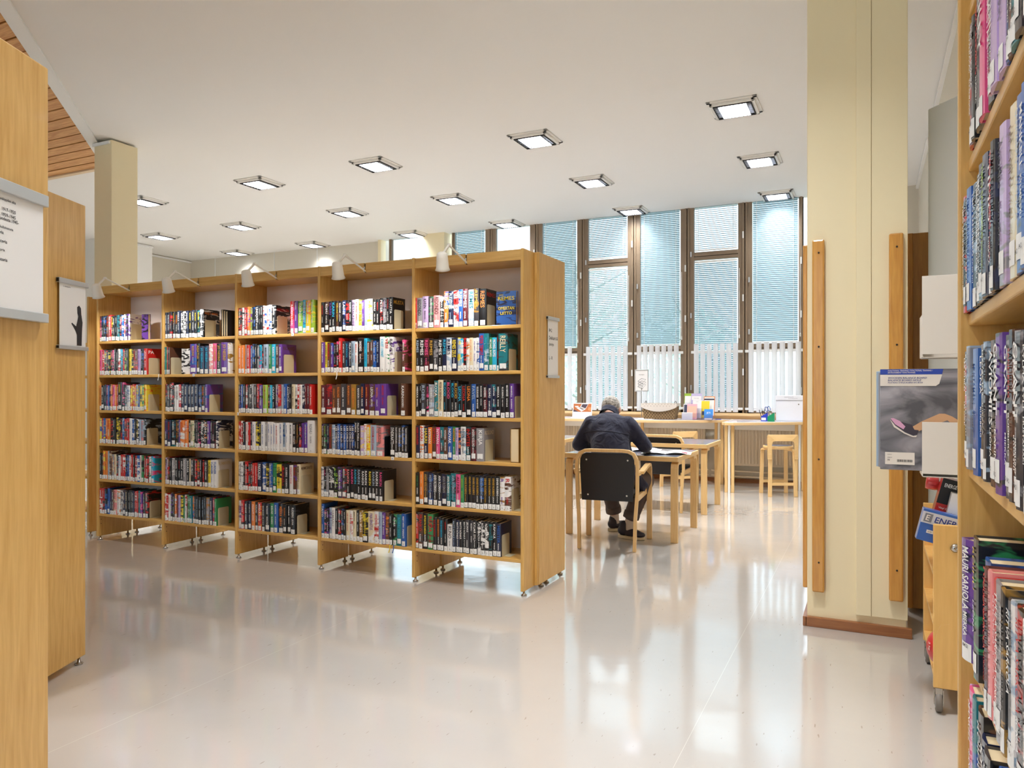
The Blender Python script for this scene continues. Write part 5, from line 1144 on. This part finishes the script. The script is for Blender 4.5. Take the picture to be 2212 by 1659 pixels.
for hnd, s in ((hand_l, 1), (hand_r, -1)):
    body.append(('e', hnd, (.040, .045, .016))); body.append(('c', hnd + (Vector((-.05, -.07, .02)) if s == 1 else Vector((.04, -.08, .02))), hnd + Vector((0, -.012, .002)), .025, .020))
    for k in range(4):
        f0 = hnd + Vector((-.027 + k * .018, .035, 0)); ln = (.036, .042, .040, .030)[k]; f1 = f0 + Vector((s * .006, ln, .003)); f2 = f1 + Vector((s * .004, ln * .7, -.010))
        body += [('c', f0, f1, .0090, .0082), ('c', f1, f2, .0082, .0068)]
    th = hnd + Vector((s * .032, -.012, 0)); body += [('c', th, th + Vector((s * .026, .022, .002)), .011, .009), ('c', th + Vector((s * .026, .022, .002)), th + Vector((s * .034, .048, -.002)), .009, .0075)]
solid('body', man, body, SKIN, voxel=.0055, smooth=4)
fc = MB()
for s in (-1, 1):
    for r_, m_, dz in ((.010, mat('eye_white', (226, 218, 210), .3), 0), (.0062, mat('iris', (60, 52, 46), .2), .0055)):
        fc.lathe([(max(.0001, r_ * math.sin(t_)), -r_ * math.cos(t_)) for t_ in np.linspace(0, math.pi, 8)], m_, 12, Matrix.Translation(H_ + Vector((s * .028, .0765 + dz * .8, -.036 - dz * .6))))
fc.build('eyes', man)
MB().tube([H_ + Vector((x, .090 - abs(x) * .3, -.098)) for x in (-.022, -.01, 0, .01, .022)], .0035, mat('lips', (176, 110, 98), .5), 6).build('mouth', man)
solid('hair', man, [('e', H_ + Vector((0, -.012, .014)), (.080, .094, .096), (-38, 0, 0)), ('e', H_ + Vector((0, -.050, -.020)), (.070, .055, .060))], HAIR, voxel=.008, smooth=2)
jacket = [('e', (-.03, .10, .72), (.175, .13, .17)), ('e', (.0, -.03, .58), (.185, .145, .14)), ('c', (-.0, .0, .62), (-.045, .09, .83), .160, .170), ('e', (-.07, .115, .90), (.205, .135, .15)), ('e', (-.075, .14, .98), (.185, .10, .085)), ('e', (-.085, .17, 1.02), (.12, .075, .055)),
  ('c', (-.225, .12, .975), (-.235, .13, .95), .072, .076), ('c', (-.23, .12, .955), (-.33, .10, .80), .074, .060), ('c', (-.33, .10, .795), hand_l + Vector((-.075, -.12, .03)), .062, .044),
  ('c', (.085, .16, .975), (.10, .17, .95), .072, .076), ('c', (.10, .16, .955), (.215, .21, .80), .074, .060), ('c', (.215, .21, .795), hand_r + Vector((.065, -.13, .03)), .062, .044),
  ('c', (.16, .02, .60), (.225, .10, .44), .06, .03), ('c', (.18, .06, .55), (.262, .12, .47), .05, .018), ('c', (-.15, .0, .58), (-.19, .05, .50), .06, .04)]
jo = solid('jacket', man, jacket, JK, voxel=.010, smooth=7)
col = MB(); cc_ = Vector((-.10, .225, 1.055)); pr = []
M = Matrix.Translation(cc_) @ Matrix.Rotation(math.radians(-52), 4, 'X')
col.lathe([(.082, -.030), (.075, .020), (.079, .034), (.070, .034), (.066, .0), (.072, -.03)], JK, 24, M); col.build('collar', man)
from mathutils.bvhtree import BVHTree
bv = BVHTree.FromPolygons([v.co[:] for v in jo.data.vertices], [tuple(p.vertices) for p in jo.data.polygons]); mb = MB()
for (xa_, xb_, za, zb_) in ((-.27, .12, .925, .035), (-.20, .05, .70, -.03)):
    pts = []
    for k in range(25):
        u = (k - 12) / 12; h_ = bv.ray_cast(Vector((xa_ + (xb_ - xa_) * k / 24, -1, za - zb_ * u * u)), Vector((0, 1, 0)))[0]
        if h_: pts.append(h_ + Vector((0, -.0005, 0)))
    if len(pts) > 3 and za > .8: mb.tube(pts, .0032, mat('jacket_seam', (24, 25, 40), .9), 6)
mb.build('back_seam', man)
trs = [('e', (0, -.02, .52), (.170, .150, .085)), ('c', (-.085, -.02, .53), (-.17, .36, .50), .098, .080), ('c', (.085, -.02, .53), (.19, .32, .50), .098, .080), ('c', (-.17, .36, .49), (-.145, .48, .20), .078, .062), ('c', (.19, .32, .49), (.095, .25, .20), .080, .066)]
solid('trousers', man, trs, TR, voxel=.009, smooth=5)
for a, b_ in (((-.147, .474, .225), (-.143, .49, .165)), ((.100, .252, .225), (.085, .246, .165))):
    d_ = (Vector(b_) - Vector(a)).normalized(); Mq = Matrix.Translation(a) @ Vector((0, 0, 1)).rotation_difference(d_).to_matrix().to_4x4(); MB().lathe([(.058, -.004), (.068, .0), (.071, .03), (.069, .058), (.058, .062), (.052, .05)], TR, 20, Mq).build('trouser_cuff', man)
MB().tube([(-.142, .495, .175), (-.14, .50, .07)], [.040, .042], SOCK, 14).build('sock', man); MB().tube([(.082, .244, .175), (.07, .24, .07)], [.040, .042], SOCK, 14).build('sock', man)
def shoe(loc, rz):
    c, s = math.cos(rz), math.sin(rz); tr = lambda x, y, z: (loc[0] + c * x - s * y, loc[1] + s * x + c * y, z)
    rd = math.degrees(rz)
    solid('shoe', man, [('e', tr(-.05, 0, .065), (.055, .040, .045), (0, 0, rd)), ('e', tr(.04, 0, .050), (.085, .046, .034), (0, 0, rd)), ('e', tr(.10, 0, .042), (.052, .043, .026), (0, 0, rd)), ('c', tr(-.045, 0, .07), tr(-.045, 0, .11), .044, .040)], SHOE, voxel=.006, smooth=4)
    q = [(.155 * math.cos(a) ** 1 * (1 if math.cos(a) > 0 else .70) if False else (.15 if math.cos(a) > 0 else .105) * math.cos(a), .046 * math.sin(a)) for a in np.linspace(0, 2 * math.pi, 21)[:-1]]
    MB().prism([tr(x, y, 0)[:2] for x, y in q], .001, .026, SOLE).build('sole', man, bevel=.004)
shoe((.075, .225), math.radians(-12)); shoe((-.125, .53), math.radians(60))
